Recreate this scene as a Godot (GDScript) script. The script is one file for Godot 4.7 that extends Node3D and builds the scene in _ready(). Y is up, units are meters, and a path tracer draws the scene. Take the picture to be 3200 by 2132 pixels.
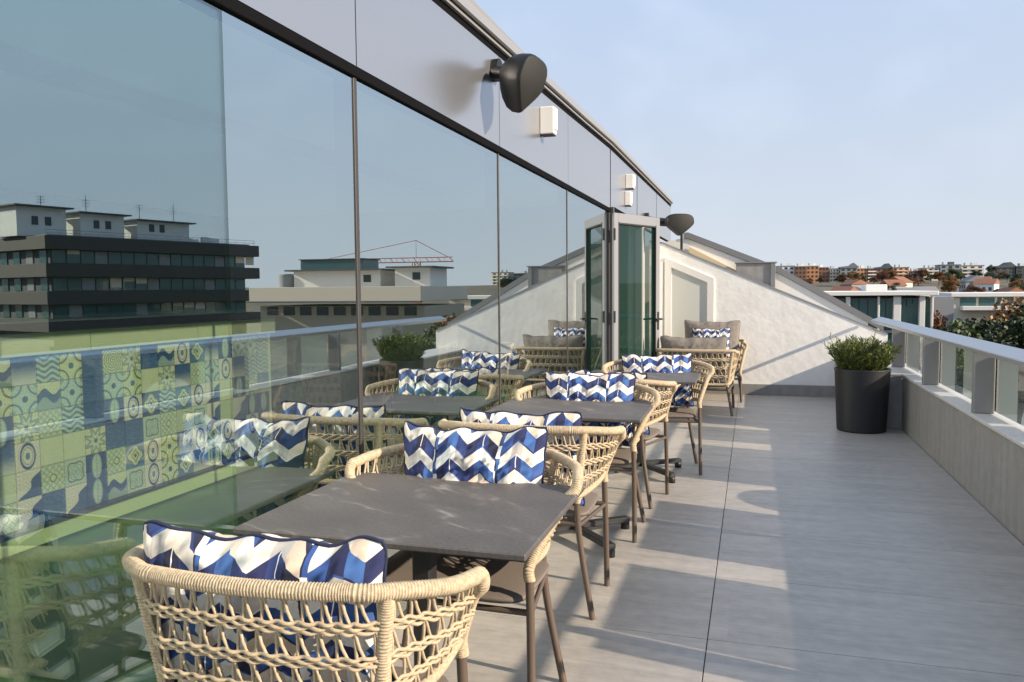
extends Node3D
# A roof terrace of a restaurant: a mirror-like glass front on the left, woven chairs and slab tables, a low parapet with a
# glazed railing on the right and the town beyond. x points from the glass front to the parapet, y up, -z along the terrace.

const GX := -1.42          # plane of the glass front
const PX := 1.42           # inner face of the parapet
const END_Z := -10.8       # end wall of the terrace

var used := {}
var M := {}
var rng := RandomNumberGenerator.new()

# ------------------------------------------------------------------ mesh builder
class MB:
	var v := PackedVector3Array()
	var n := PackedVector3Array()
	var t := PackedVector2Array()
	var c := PackedColorArray()
	var i := PackedInt32Array()
	var colored := false
	var col := Color(1, 1, 1)

	func vert(p: Vector3, nn: Vector3, uv := Vector2.ZERO) -> int:
		v.append(p); n.append(nn); t.append(uv)
		if colored:
			c.append(col)
		return v.size() - 1

	func face(a: int, b: int, d: int) -> void:
		# front faces run clockwise: turn the triangle so that it agrees with its normals
		var g := (v[b] - v[a]).cross(v[d] - v[a])
		if g.dot(n[a] + n[b] + n[d]) > 0.0:
			i.append(a); i.append(d); i.append(b)
		else:
			i.append(a); i.append(b); i.append(d)

	func quad(a: Vector3, b: Vector3, d: Vector3, e: Vector3, nn: Vector3, uv0 := Vector2(0, 0), uv1 := Vector2(1, 1)) -> void:
		var p := vert(a, nn, Vector2(uv0.x, uv1.y))
		var q := vert(b, nn, Vector2(uv1.x, uv1.y))
		var r := vert(d, nn, Vector2(uv1.x, uv0.y))
		var s := vert(e, nn, Vector2(uv0.x, uv0.y))
		face(p, q, r); face(p, r, s)

	func poly3(pts: Array, nn: Vector3) -> void:
		var first := v.size()
		for p in pts:
			vert(p, nn)
		for k in range(1, pts.size() - 1):
			face(first, first + k, first + k + 1)

	# box with chamfered edges
	func box(at: Vector3, size: Vector3, bevel := 0.0, basis := Basis()) -> void:
		var hs := size * 0.5
		var bv: float = min(bevel, min(hs.x, min(hs.y, hs.z)) * 0.9)
		for axis in 3:
			for sgn in [-1.0, 1.0]:
				var nn := Vector3.ZERO
				nn[axis] = sgn
				var a1 := (axis + 1) % 3
				var a2 := (axis + 2) % 3
				var pts := []
				for q in [[-1, -1], [1, -1], [1, 1], [-1, 1]]:
					var p := Vector3.ZERO
					p[axis] = sgn * hs[axis]
					p[a1] = q[0] * (hs[a1] - bv)
					p[a2] = q[1] * (hs[a2] - bv)
					pts.append(at + basis * p)
				var s1: float = size[a1]
				var s2: float = size[a2]
				quad(pts[0], pts[1], pts[2], pts[3], basis * nn, Vector2(0, 0), Vector2(s1, s2))
		if bv > 0.0:
			for axis in 3:
				var a1 := (axis + 1) % 3
				var a2 := (axis + 2) % 3
				for s1 in [-1.0, 1.0]:
					for s2 in [-1.0, 1.0]:
						var e := []
						for w in [[-1.0, 0], [1.0, 0], [1.0, 1], [-1.0, 1]]:
							var p := Vector3.ZERO
							p[axis] = w[0] * (hs[axis] - bv)
							p[a1] = s1 * (hs[a1] - (bv if w[1] == 0 else 0.0))
							p[a2] = s2 * (hs[a2] - (0.0 if w[1] == 0 else bv))
							e.append(at + basis * p)
						var nn := Vector3.ZERO
						nn[a1] = s1; nn[a2] = s2
						quad(e[0], e[1], e[2], e[3], (basis * nn).normalized())
			for sx in [-1.0, 1.0]:
				for sy in [-1.0, 1.0]:
					for sz in [-1.0, 1.0]:
						var k := Vector3(sx, sy, sz)
						var m := Vector3(hs.x - bv, hs.y - bv, hs.z - bv) * k
						poly3([at + basis * Vector3(sx * hs.x, m.y, m.z), at + basis * Vector3(m.x, sy * hs.y, m.z), at + basis * Vector3(m.x, m.y, sz * hs.z)], (basis * k).normalized())

	# tube along a path; rad may be a number or one number per point; ripple > 0 modulates the radius like wound rope
	func tube(path: PackedVector3Array, rad, sides := 8, cap := true, tilt := PackedFloat32Array()) -> void:
		var cnt := path.size()
		var tan := (path[1] - path[0]).normalized()
		var up := Vector3.UP if abs(tan.y) < 0.9 else Vector3.RIGHT
		var side := tan.cross(up).normalized()
		var start := v.size()
		var length := 0.0
		for k in cnt:
			var tn: Vector3
			if k == 0: tn = path[1] - path[0]
			elif k == cnt - 1: tn = path[k] - path[k - 1]
			else: tn = path[k + 1] - path[k - 1]
			tn = tn.normalized()
			side = (side - tn * side.dot(tn)).normalized()
			var nor := side.cross(tn)
			var r: float = rad if (rad is float) else rad[k]
			if k > 0: length += path[k].distance_to(path[k - 1])
			for s in sides + 1:
				var an := TAU * s / sides
				var dd := side * cos(an) + nor * sin(an)
				vert(path[k] + dd * r, dd if tilt.is_empty() else (dd + tn * tilt[k]).normalized(), Vector2(float(s) / sides, length * 8.0))
		for k in cnt - 1:
			for s in sides:
				var a := start + k * (sides + 1) + s
				var b := a + sides + 1
				face(a, b, b + 1); face(a, b + 1, a + 1)
		if cap:
			for e in [0, cnt - 1]:
				var tn2: Vector3 = (path[0] - path[1]).normalized() if e == 0 else (path[e] - path[e - 1]).normalized()
				var mid := vert(path[e], tn2)
				var ring := []
				for s in sides:
					ring.append(vert(v[start + e * (sides + 1) + s], tn2))
				for s in sides:
					face(mid, ring[s], ring[(s + 1) % sides])

	# profile: array of Vector2(radius, y), turned round y
	func lathe(at: Vector3, profile: Array, sides := 32) -> void:
		var start := v.size()
		var cnt := profile.size()
		for k in cnt:
			var p: Vector2 = profile[k]
			var a: Vector2 = profile[max(k - 1, 0)]
			var b: Vector2 = profile[min(k + 1, cnt - 1)]
			var d := b - a
			for s in sides + 1:
				var an := TAU * s / sides
				var dir := Vector3(cos(an), 0, sin(an))
				var nn := (dir * d.y + Vector3.UP * -d.x).normalized()
				vert(at + dir * p.x + Vector3.UP * p.y, nn, Vector2(float(s) / sides, float(k) / cnt))
		for k in cnt - 1:
			for s in sides:
				var a2 := start + k * (sides + 1) + s
				var b2 := a2 + sides + 1
				if profile[k].x > 1e-5: face(a2, b2, a2 + 1)
				if profile[k + 1].x > 1e-5: face(b2, b2 + 1, a2 + 1)

	# outline (Vector2 x,y) extruded along z from z0 to z1
	func extrude(outline: PackedVector2Array, z0: float, z1: float) -> void:
		var idx := Geometry2D.triangulate_polygon(outline)
		for zz in [z0, z1]:
			var nn := Vector3(0, 0, 1.0 if zz == max(z0, z1) else -1.0)
			var first := v.size()
			for p in outline:
				vert(Vector3(p.x, p.y, zz), nn, p)
			for k in range(0, idx.size(), 3):
				face(first + idx[k], first + idx[k + 1], first + idx[k + 2])
		var ccw := not Geometry2D.is_polygon_clockwise(outline)
		for k in outline.size():
			var p := outline[k]
			var q := outline[(k + 1) % outline.size()]
			var d := (q - p).normalized()
			var nn2 := Vector3(d.y, -d.x, 0) if ccw else Vector3(-d.y, d.x, 0)
			quad(Vector3(p.x, p.y, z0), Vector3(q.x, q.y, z0), Vector3(q.x, q.y, z1), Vector3(p.x, p.y, z1), nn2, Vector2(0, 0), Vector2(p.distance_to(q), abs(z1 - z0)))

	func mesh() -> ArrayMesh:
		var a := []
		a.resize(Mesh.ARRAY_MAX)
		a[Mesh.ARRAY_VERTEX] = v
		a[Mesh.ARRAY_NORMAL] = n
		a[Mesh.ARRAY_TEX_UV] = t
		if colored: a[Mesh.ARRAY_COLOR] = c
		a[Mesh.ARRAY_INDEX] = i
		var m := ArrayMesh.new()
		m.add_surface_from_arrays(Mesh.PRIMITIVE_TRIANGLES, a)
		return m

# ------------------------------------------------------------------ nodes
func numbered(called: String) -> String:
	if not used.has(called):
		used[called] = 0
		return called
	used[called] += 1
	return "%s_%03d" % [called, used[called]]

func thing(called: String, label: String, category: String, at := Vector3.ZERO, turn := 0.0, group := "", kind := "") -> Node3D:
	var o := Node3D.new()
	o.name = numbered(called)
	add_child(o)
	o.position = at
	o.rotation.y = turn
	o.set_meta("label", label)
	if category: o.set_meta("category", category)
	if group: o.set_meta("group", group)
	if kind: o.set_meta("kind", kind)
	return o

func put(called: String, mesh: Mesh, mat: Material, parent: Node3D, at := Vector3.ZERO, basis := Basis()) -> MeshInstance3D:
	var o := MeshInstance3D.new()
	o.mesh = mesh
	o.material_override = mat
	o.name = called
	o.transform = Transform3D(basis, at)
	parent.add_child(o, true)
	return o

func solo(called: String, mesh: Mesh, mat: Material, label: String, category: String, at := Vector3.ZERO, basis := Basis(), group := "", kind := "") -> MeshInstance3D:
	var o := MeshInstance3D.new()
	o.mesh = mesh
	o.material_override = mat
	o.name = numbered(called)
	o.transform = Transform3D(basis, at)
	add_child(o)
	if label: o.set_meta("label", label)
	if category: o.set_meta("category", category)
	if group: o.set_meta("group", group)
	if kind: o.set_meta("kind", kind)
	return o

func copy(o: Node3D, label: String, at: Vector3, turn: float) -> Node3D:
	var base := o.name.get_slice("_0", 0) if o.name.right(4).begins_with("_") and o.name.right(3).is_valid_int() else String(o.name)
	var r: Node3D = o.duplicate()
	r.name = numbered(base)
	add_child(r)
	r.position = at
	r.rotation.y = turn
	r.set_meta("label", label)
	return r

func bx(at: Vector3, size: Vector3, bevel := 0.0) -> ArrayMesh:
	var m := MB.new()
	m.box(at, size, bevel)
	return m.mesh()

func pts(a: Array) -> PackedVector3Array:
	return PackedVector3Array(a)

# smooth curve through points, resampled to about even steps
func curve(a: Array, step: float) -> PackedVector3Array:
	var out := PackedVector3Array()
	for k in a.size() - 1:
		var p0: Vector3 = a[max(k - 1, 0)]
		var p1: Vector3 = a[k]
		var p2: Vector3 = a[k + 1]
		var p3: Vector3 = a[min(k + 2, a.size() - 1)]
		var cnt: int = max(1, int(round(p1.distance_to(p2) / step)))
		for s in cnt:
			out.append(p1.cubic_interpolate(p2, p0, p3, float(s) / cnt))
	out.append(a[a.size() - 1])
	return out

# ------------------------------------------------------------------ materials
func lin(r: float, g: float, b: float) -> Color:
	return Color(r, g, b).linear_to_srgb()

func mat(called: String, color: Color, rough := 0.7, metal := 0.0) -> StandardMaterial3D:
	var m := StandardMaterial3D.new()
	m.resource_name = called
	m.albedo_color = color
	m.roughness = rough
	m.metallic = metal
	M[called] = m
	return m

func tex_from(w: int, h: int, f: Callable) -> ImageTexture:
	var data := PackedByteArray()
	data.resize(w * h * 3)
	var k := 0
	for y in h:
		for x in w:
			var c: Color = f.call(x, y)
			data[k] = int(clamp(c.r, 0, 1) * 255.0)
			data[k + 1] = int(clamp(c.g, 0, 1) * 255.0)
			data[k + 2] = int(clamp(c.b, 0, 1) * 255.0)
			k += 3
	return ImageTexture.create_from_image(Image.create_from_data(w, h, false, Image.FORMAT_RGB8, data))

func noise_img(w: int, h: int, freq: float, seed_: int, octaves := 4) -> Image:
	var f := FastNoiseLite.new()
	f.noise_type = FastNoiseLite.TYPE_SIMPLEX_SMOOTH
	f.seed = seed_
	f.frequency = freq
	f.fractal_octaves = octaves
	return f.get_seamless_image(w, h)

func hash2(a: int, b: int) -> float:
	var s := sin(a * 127.1 + b * 311.7) * 43758.5453
	return s - floor(s)

func relief(m: StandardMaterial3D, img: Image, strength: float, scale := 1.0) -> void:
	var q: Image = img.duplicate()
	q.convert(Image.FORMAT_RGBA8)
	q.bump_map_to_normal_map(strength)
	m.normal_enabled = true
	m.normal_texture = ImageTexture.create_from_image(q)
	m.normal_scale = scale

func make_materials() -> void:
	var coarse := noise_img(512, 512, 0.008, 3, 5)
	var fine := noise_img(512, 512, 0.09, 5, 3)
	var mid := noise_img(512, 512, 0.025, 8, 4)
	# porcelain floor tiles: light warm grey with long streaks across the terrace
	var m := mat("floor_stone", Color(1, 1, 1), 0.42)
	m.albedo_texture = tex_from(512, 512, func(x, y):
		var streak: float = coarse.get_pixel((x / 5) % 512, (y * 2) % 512).r
		var thin: float = fine.get_pixel((x / 9) % 512, y % 512).r
		var blot: float = mid.get_pixel(x, y).r
		var v: float = 0.34 + (streak - 0.5) * 0.10 + (thin - 0.5) * 0.065 + (blot - 0.5) * 0.07
		return lin(v * 1.065, v * 0.975, v * 0.875))
	relief(m, fine, 0.6, 0.25)
	mat("joint", lin(0.10, 0.095, 0.09), 0.9)
	# table slabs: dark grey stone with pale veins
	m = mat("table_stone", Color(1, 1, 1), 0.55)
	var vn := FastNoiseLite.new()
	vn.seed = 21
	vn.frequency = 1.0
	vn.fractal_octaves = 4
	m.albedo_texture = tex_from(768, 768, func(x, y):
		var along: float = (x * 0.84 + y * 0.55) / 768.0
		var across: float = (y * 0.84 - x * 0.55) / 768.0
		var a: float = vn.get_noise_2d(along * 1.1 + 3.0, across * 3.4)
		var b: float = vn.get_noise_2d(along * 2.2 + 9.0, across * 4.5 + 5.0)
		var d: float = vn.get_noise_2d(along * 9.0, across * 14.0)
		var ridge: float = pow(clamp(1.0 - abs(a) * 7.0, 0, 1), 3.0)
		var vein: float = ridge * clamp(b * 2.2 + 0.25, 0, 1) * clamp(0.6 + d, 0, 1)
		var v: float = 0.080 + b * 0.018 + (fine.get_pixel(x % 512, y % 512).r - 0.5) * 0.03 + vein * 0.15
		return lin(v * 1.08, v * 0.975, v * 0.93))
	relief(m, fine, 1.0, 0.35)
	mat("black_steel", lin(0.018, 0.018, 0.019), 0.45)
	mat("table_frame", lin(0.028, 0.026, 0.025), 0.5)
	# painted aluminium legs
	m = mat("leg_brown", lin(0.105, 0.076, 0.058), 0.42)
	m = mat("rope", Color(1, 1, 1), 0.82)
	m.albedo_texture = tex_from(256, 256, func(x, y):
		var v: float = 0.92 + (fine.get_pixel(x * 2, y * 2).r - 0.5) * 0.55 + (mid.get_pixel(x, y).r - 0.5) * 0.5
		return lin(0.485 * v, 0.385 * v, 0.262 * v))
	m = mat("seat_fabric", Color(1, 1, 1), 0.9)
	m.albedo_texture = tex_from(256, 256, func(x, y):
		var v: float = 0.9 + (fine.get_pixel(x * 2, y * 2).r - 0.5) * 0.5
		return lin(0.185 * v, 0.150 * v, 0.125 * v))
	m.uv1_triplanar = true
	m.uv1_scale = Vector3(4, 4, 4)
	m = mat("grey_fabric", Color(1, 1, 1), 0.95)
	m.albedo_texture = tex_from(256, 256, func(x, y):
		var v: float = 0.95 + (fine.get_pixel(x * 2, y * 2).r - 0.5) * 0.15
		return lin(0.21 * v, 0.185 * v, 0.165 * v))
	m.uv1_triplanar = true
	m.uv1_scale = Vector3(9, 9, 9)
	mat("blue_fabric", lin(0.02, 0.075, 0.30), 0.9)
	mat("piping", lin(0.012, 0.018, 0.055), 0.8)
	m = mat("chevron", Color(1, 1, 1), 0.85)
	m.albedo_texture = chevron_texture(fine)
	m.rim_enabled = true
	m.rim = 0.15
	# stucco, concrete, metals
	m = mat("stucco", Color(1, 1, 1), 0.85)
	m.albedo_texture = tex_from(512, 512, func(x, y):
		var v: float = 0.87 + (coarse.get_pixel(x, y).r - 0.5) * 0.11 + (mid.get_pixel(x, y).r - 0.5) * 0.05
		return lin(v, v * 0.975, v * 0.93))
	m.uv1_triplanar = true
	m.uv1_scale = Vector3(0.5, 0.5, 0.5)
	relief(m, mid, 2.0, 0.3)
	m = mat("white_paint", lin(0.80, 0.78, 0.74), 0.55)
	mat("door_panel", lin(0.60, 0.61, 0.56), 0.6)
	mat("cream_paint", lin(0.72, 0.58, 0.36), 0.7)
	m = mat("cladding", Color(1, 1, 1), 0.5)
	m.albedo_texture = tex_from(512, 512, func(x, y):
		var v: float = 0.27 + (coarse.get_pixel((x * 3) % 512, y / 3).r - 0.5) * 0.06 + (mid.get_pixel(x, y).r - 0.5) * 0.05 + (fine.get_pixel(x, y).r - 0.5) * 0.03
		return lin(v, v * 0.965, v * 0.92))
	m.uv1_triplanar = true
	m.uv1_scale = Vector3(0.7, 0.7, 0.7)
	m = mat("sill_stone", Color(1, 1, 1), 0.5)
	m.albedo_texture = tex_from(256, 256, func(x, y):
		var v: float = 0.52 + (fine.get_pixel(x * 2, y * 2).r - 0.5) * 0.16 + (mid.get_pixel(x, y).r - 0.5) * 0.08
		return lin(v, v * 0.98, v * 0.94))
	m.uv1_triplanar = true
	m.uv1_scale = Vector3(1.5, 1.5, 1.5)
	m = mat("rail_metal", lin(0.50, 0.50, 0.51), 0.36, 0.55)
	relief(m, fine, 0.5, 0.15)
	m.uv1_triplanar = true
	mat("post_metal", lin(0.235, 0.235, 0.24), 0.42, 0.25)
	mat("fascia_metal", lin(0.44, 0.45, 0.48), 0.27, 0.8)
	mat("trim_black", lin(0.006, 0.006, 0.007), 0.8).metallic_specular = 0.15
	mat("trim_silver", lin(0.42, 0.41, 0.40), 0.38, 0.6)
	mat("door_metal", lin(0.30, 0.30, 0.32), 0.42, 0.4)
	mat("gasket", lin(0.02, 0.02, 0.022), 0.6)
	mat("mullion_metal", lin(0.040, 0.036, 0.036), 0.5)
	mat("heater_black", lin(0.004, 0.004, 0.0045), 0.5)
	mat("grille", lin(0.008, 0.0085, 0.008), 0.7)
	mat("plastic_white", lin(0.72, 0.70, 0.66), 0.45)
	mat("pot_plastic", lin(0.012, 0.013, 0.017), 0.55)
	mat("soil", lin(0.03, 0.022, 0.015), 0.95)
	# glass: a half-silvered solar pane; two of them make one double-glazed unit
	var one := Image.create(4, 4, false, Image.FORMAT_RGB8)
	one.fill(Color(1, 1, 1))
	m = mat("solar_glass", Color(0.91, 0.99, 1.0, 0.294), 0.0, 1.0)
	m.albedo_texture = ImageTexture.create_from_image(one)
	m.transparency = BaseMaterial3D.TRANSPARENCY_ALPHA
	m = mat("mirror_glass", Color(0.95, 0.995, 1.0, 0.62), 0.0, 1.0)
	m.albedo_texture = M.solar_glass.albedo_texture
	m.transparency = BaseMaterial3D.TRANSPARENCY_ALPHA
	m = mat("tint_film", Color(lin(0.012, 0.03, 0.026), 0.30), 0.12)
	m.transparency = BaseMaterial3D.TRANSPARENCY_ALPHA
	m.metallic_specular = 0.2
	m = mat("green_glass", Color(lin(0.005, 0.030, 0.022), 0.66), 0.02)
	m.transparency = BaseMaterial3D.TRANSPARENCY_ALPHA
	m = mat("clear_glass", Color(lin(0.50, 0.62, 0.60), 0.10), 0.02)
	m.transparency = BaseMaterial3D.TRANSPARENCY_ALPHA
	m = mat("rail_glass", Color(lin(0.27, 0.36, 0.345), 0.86), 0.3)   # frosted
	m.transparency = BaseMaterial3D.TRANSPARENCY_ALPHA
	m.backlight_enabled = true
	m.backlight = Color(0.32, 0.32, 0.32)
	# inside the restaurant
	m = mat("bar_floor", Color(1, 1, 1), 0.3)
	m.albedo_texture = tex_from(256, 256, func(x, y):
		var v: float = 0.9 + (coarse.get_pixel(x * 2, y * 2).r - 0.5) * 0.5
		return lin(0.11 * v, 0.30 * v, 0.12 * v))
	m.uv1_triplanar = true
	m.uv1_scale = Vector3(0.4, 0.4, 0.4)
	mat("bar_panel", lin(0.68, 0.88, 0.50), 0.5)
	mat("bar_plinth", lin(0.56, 0.80, 0.33), 0.5)
	mat("bar_top", lin(0.03, 0.045, 0.05), 0.2)
	mat("bar_edge", lin(0.55, 0.62, 0.62), 0.3)
	mat("inside_wall", lin(0.055, 0.085, 0.075), 0.8)
	mat("inside_ceiling", lin(0.80, 0.84, 0.88), 0.8)
	m = mat("azulejo", Color(1, 1, 1), 0.18)
	m.albedo_texture = tile_texture(fine)
	# town
	mat("far_orange", lin(0.52, 0.25, 0.12), 0.85)
	mat("far_brown", lin(0.24, 0.12, 0.075), 0.85)
	mat("far_cream", lin(0.66, 0.58, 0.46), 0.85)
	mat("far_white", lin(0.74, 0.72, 0.68), 0.85)
	mat("far_grey", lin(0.26, 0.27, 0.28), 0.85)
	mat("far_dark", lin(0.085, 0.09, 0.095), 0.8)
	mat("far_window", lin(0.035, 0.045, 0.05), 0.2)
	mat("teal_window", lin(0.06, 0.125, 0.125), 0.08)
	mat("roof_tile", lin(0.24, 0.105, 0.062), 0.85)
	mat("roof_grey", lin(0.20, 0.20, 0.205), 0.8)
	mat("beige_wall", lin(0.42, 0.37, 0.28), 0.85)
	mat("brown_band", lin(0.055, 0.045, 0.042), 0.7)
	mat("crane_red", lin(0.42, 0.10, 0.06), 0.6)
	m = mat("earth", Color(1, 1, 1), 0.95)
	m.albedo_texture = tex_from(256, 256, func(x, y):
		var a: float = coarse.get_pixel(x * 2, y * 2).r
		return lin(0.07 + a * 0.08, 0.07 + a * 0.05, 0.045 + a * 0.03))
	m.uv1_triplanar = true
	m.uv1_scale = Vector3(0.01, 0.01, 0.01)
	mat("asphalt", lin(0.10, 0.10, 0.105), 0.9)
	m = mat("bark", lin(0.07, 0.05, 0.035), 0.9)
	for q in [["leaf_bush", Color(1, 1, 1)], ["leaf_green", lin(0.085, 0.125, 0.035)], ["leaf_dark", lin(0.055, 0.082, 0.032)], ["leaf_autumn", lin(0.32, 0.15, 0.035)], ["leaf_russet", lin(0.22, 0.085, 0.035)]]:
		m = mat(q[0], q[1], 0.6)
		m.backlight_enabled = true
		m.backlight = Color(0.35, 0.35, 0.2)
	for q in ["leaf_bush", "leaf_green", "leaf_dark", "leaf_autumn", "leaf_russet"]:
		M[q].vertex_color_use_as_albedo = true

# zigzag print of the pillows: cream and blue facets, thin white outlines, seams where the print is pieced
func chevron_texture(fine: Image) -> ImageTexture:
	var W := 1024
	var H := 768
	var lights := [Color(0.74, 0.71, 0.66), Color(0.62, 0.51, 0.41), Color(0.80, 0.79, 0.77), Color(0.60, 0.56, 0.51), Color(0.46, 0.44, 0.42), Color(0.74, 0.66, 0.57), Color(0.78, 0.76, 0.73)]
	var darks := [Color(0.014, 0.020, 0.085), Color(0.030, 0.085, 0.30), Color(0.020, 0.028, 0.125), Color(0.010, 0.013, 0.045), Color(0.050, 0.135, 0.38), Color(0.020, 0.040, 0.16), Color(0.035, 0.09, 0.29)]
	var sec := 0.437
	return tex_from(W, H, func(x, y):
		var u := float(x) / W
		var w := float(y) / H
		var s := int(floor((u + 0.16) / sec))
		var su: float = (u + 0.16) - s * sec
		var grain: float = 0.92 + (fine.get_pixel((x * 3) % 512, (y * 3) % 512).r - 0.5) * 0.35
		var c: Color
		if su < 0.026:
			# pieced strip between two lengths of the print
			var part := int(floor((w + 0.05 * s) / 0.106))
			c = [darks[3], darks[1], lights[2], darks[4]][(part + s * 2) % 4] if su > 0.007 else (lights[2] if part % 2 == 0 else darks[3])
		else:
			var p := (su - 0.026) / 0.1028
			var colm := int(floor(p))
			var fr: float = p - colm
			var tri: float = abs(fmod(p, 2.0) - 1.0)
			var z: float = (w - 0.098 * tri + 0.03 * s + 0.16) / 0.106
			var band := int(floor(z))
			var zf: float = z - band
			var hsh := int(hash2(int(floor(p * 1.5)) + s * 7, band) * 7.0)
			if band % 2 == 0:
				c = darks[hsh]
				if fr < 0.05 and hash2(colm, band + 9) > 0.6: c = lights[2]
			else:
				c = lights[hsh] if zf > 0.12 else darks[(hsh + 2) % 7]
			if band % 4 == 0 and zf < 0.08: c = lights[2]
		return lin(c.r * grain, c.g * grain, c.b * grain))

# painted wall tiles, sixteen designs in a 4 x 4 sheet
func tile_texture(fine: Image) -> ImageTexture:
	var N := 160
	var pales := [Color(0.74, 0.93, 0.50), Color(0.84, 0.95, 0.70), Color(0.68, 0.92, 0.46), Color(0.56, 0.82, 0.60)]
	var deep := Color(0.03, 0.085, 0.24)
	var blue := Color(0.09, 0.25, 0.40)
	var soft := Color(0.32, 0.50, 0.42)
	var line := Color(0.16, 0.20, 0.10)
	return tex_from(N * 4, N * 4, func(x, y):
		var kind := int(x / N) + 4 * int(y / N)
		var u := (float(x % N) + 0.5) / N * 2.0 - 1.0
		var w := (float(y % N) + 0.5) / N * 2.0 - 1.0
		var r := sqrt(u * u + w * w)
		var an := atan2(w, u)
		var nz: float = fine.get_pixel((x * 2) % 512, (y * 2) % 512).r - 0.5
		var nz2: float = fine.get_pixel((x * 3 + 77) % 512, (y + 190) % 512).r - 0.5
		var pale: Color = pales[(kind * 7 + int(kind / 4)) % 4]
		var c := pale
		match kind:
			0, 1, 2:   # medallion with a lobed ring
				var lob: float = r - 0.72 - 0.10 * cos(4.0 * an + kind * PI)
				c = [deep, pale, blue][kind] if lob > 0.0 else pale
				if abs(lob) < 0.055: c = line if kind < 2 else deep
				var q: float = abs(u) * 1.2 + abs(w)
				if q < 0.52: c = pale if q < 0.40 and q > 0.2 else (deep if kind != 1 else soft)
				if abs(r - 0.55) < 0.025: c = soft
			3, 4:      # plain blue with brushed streaks
				c = deep.lerp(blue, clamp(0.35 + (fine.get_pixel((x / 4) % 512, (y * 2) % 512).r - 0.5) * 3.0 + w * 0.3, 0, 1))
				if kind == 4: c = c.lerp(pale, clamp((w + 0.25) * 0.7, 0, 0.8))
			5:         # dark figure on a pale ground
				var hill: float = w - 0.25 * sin(u * 4.0) - 0.15
				c = deep if hill > -0.45 and hill < 0.15 else pale
				if hill > 0.15: c = soft
			6, 7:      # four quarter rings
				var a := Vector2(abs(u), abs(w)).distance_to(Vector2(1, 1))
				c = pale
				if abs(a - 0.75) < 0.07: c = blue if kind == 6 else line
				if a < 0.35: c = soft
				if r < 0.22: c = deep
			8:         # fine scroll
				var sp: float = fmod(r * 5.0 - an / TAU * 2.0 + 8.0, 1.0)
				if sp < 0.22: c = line
				elif sp < 0.35: c = soft
			9:         # diagonal halves
				c = deep if u + w * 0.9 > 0.15 + 0.2 * sin(w * 5.0) else pale
			10:        # star
				var st: float = r * (1.0 + 0.35 * cos(8.0 * an))
				c = soft if st < 0.75 else pale
				if st < 0.45: c = pale
				if abs(st - 0.75) < 0.05: c = line
				if st < 0.16: c = deep
			11:        # waves
				var wv: float = fmod(w * 2.5 + 0.35 * sin(u * 5.0) + 6.0, 1.0)
				c = blue if wv < 0.4 else pale
				if wv > 0.4 and wv < 0.48: c = line
			12:        # leaf in a dark ground
				c = deep
				var lf: float = abs(u) - 0.42 * sqrt(max(0.0, 1.0 - w * w * 1.2))
				if lf < 0.0: c = pale
				if abs(u) < 0.05 or abs(lf) < 0.05: c = soft
			13:        # lattice
				var la: float = min(abs(fmod(u * 2.0 + w * 2.0 + 8.0, 1.0) - 0.5), abs(fmod(u * 2.0 - w * 2.0 + 8.0, 1.0) - 0.5))
				if la < 0.1: c = soft
				if r < 0.3: c = line if r > 0.22 else pale
			14:        # framed oval
				var ov: float = sqrt(u * u * 2.2 + w * w)
				c = pale
				if ov > 0.72 and ov < 0.92: c = deep
				elif ov > 0.55 and ov < 0.60: c = line
				elif ov < 0.25: c = blue
			15:        # nearly plain
				if nz > 0.17: c = soft
		# fine brush filigree over the pale grounds
		var fil: float = abs(sin(u * 11.0 + sin(w * 8.0 + kind) * 2.2) * sin(w * 11.0 + sin(u * 7.0 - kind) * 2.2))
		if c == pale and kind != 15 and fil < 0.10: c = c.lerp(line, 0.55)
		elif c == deep and fil < 0.05: c = blue
		var k: float = 1.0 + nz * 0.45 + nz2 * 0.4
		if max(abs(u), abs(w)) > 0.985: k *= 0.85
		return lin(c.r * k, c.g * k, c.b * k))

# ------------------------------------------------------------------ furniture
# rope wound round a frame tube: rings that swell and narrow once a turn
func wound(m: MB, path: PackedVector3Array, r: float, sides := 10) -> void:
	var radii := []
	var tilt := PackedFloat32Array()
	for k in path.size():
		radii.append(r * (0.93 if k % 3 == 0 else 1.045))
		tilt.append([0.0, -0.75, 0.75][k % 3])
	m.tube(path, radii, sides, true, tilt)

func lerp_path(a: PackedVector3Array, f: float) -> Vector3:
	var x := f * (a.size() - 1)
	var k := int(min(floor(x), a.size() - 2))
	return a[k].lerp(a[k + 1], x - k)

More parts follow.
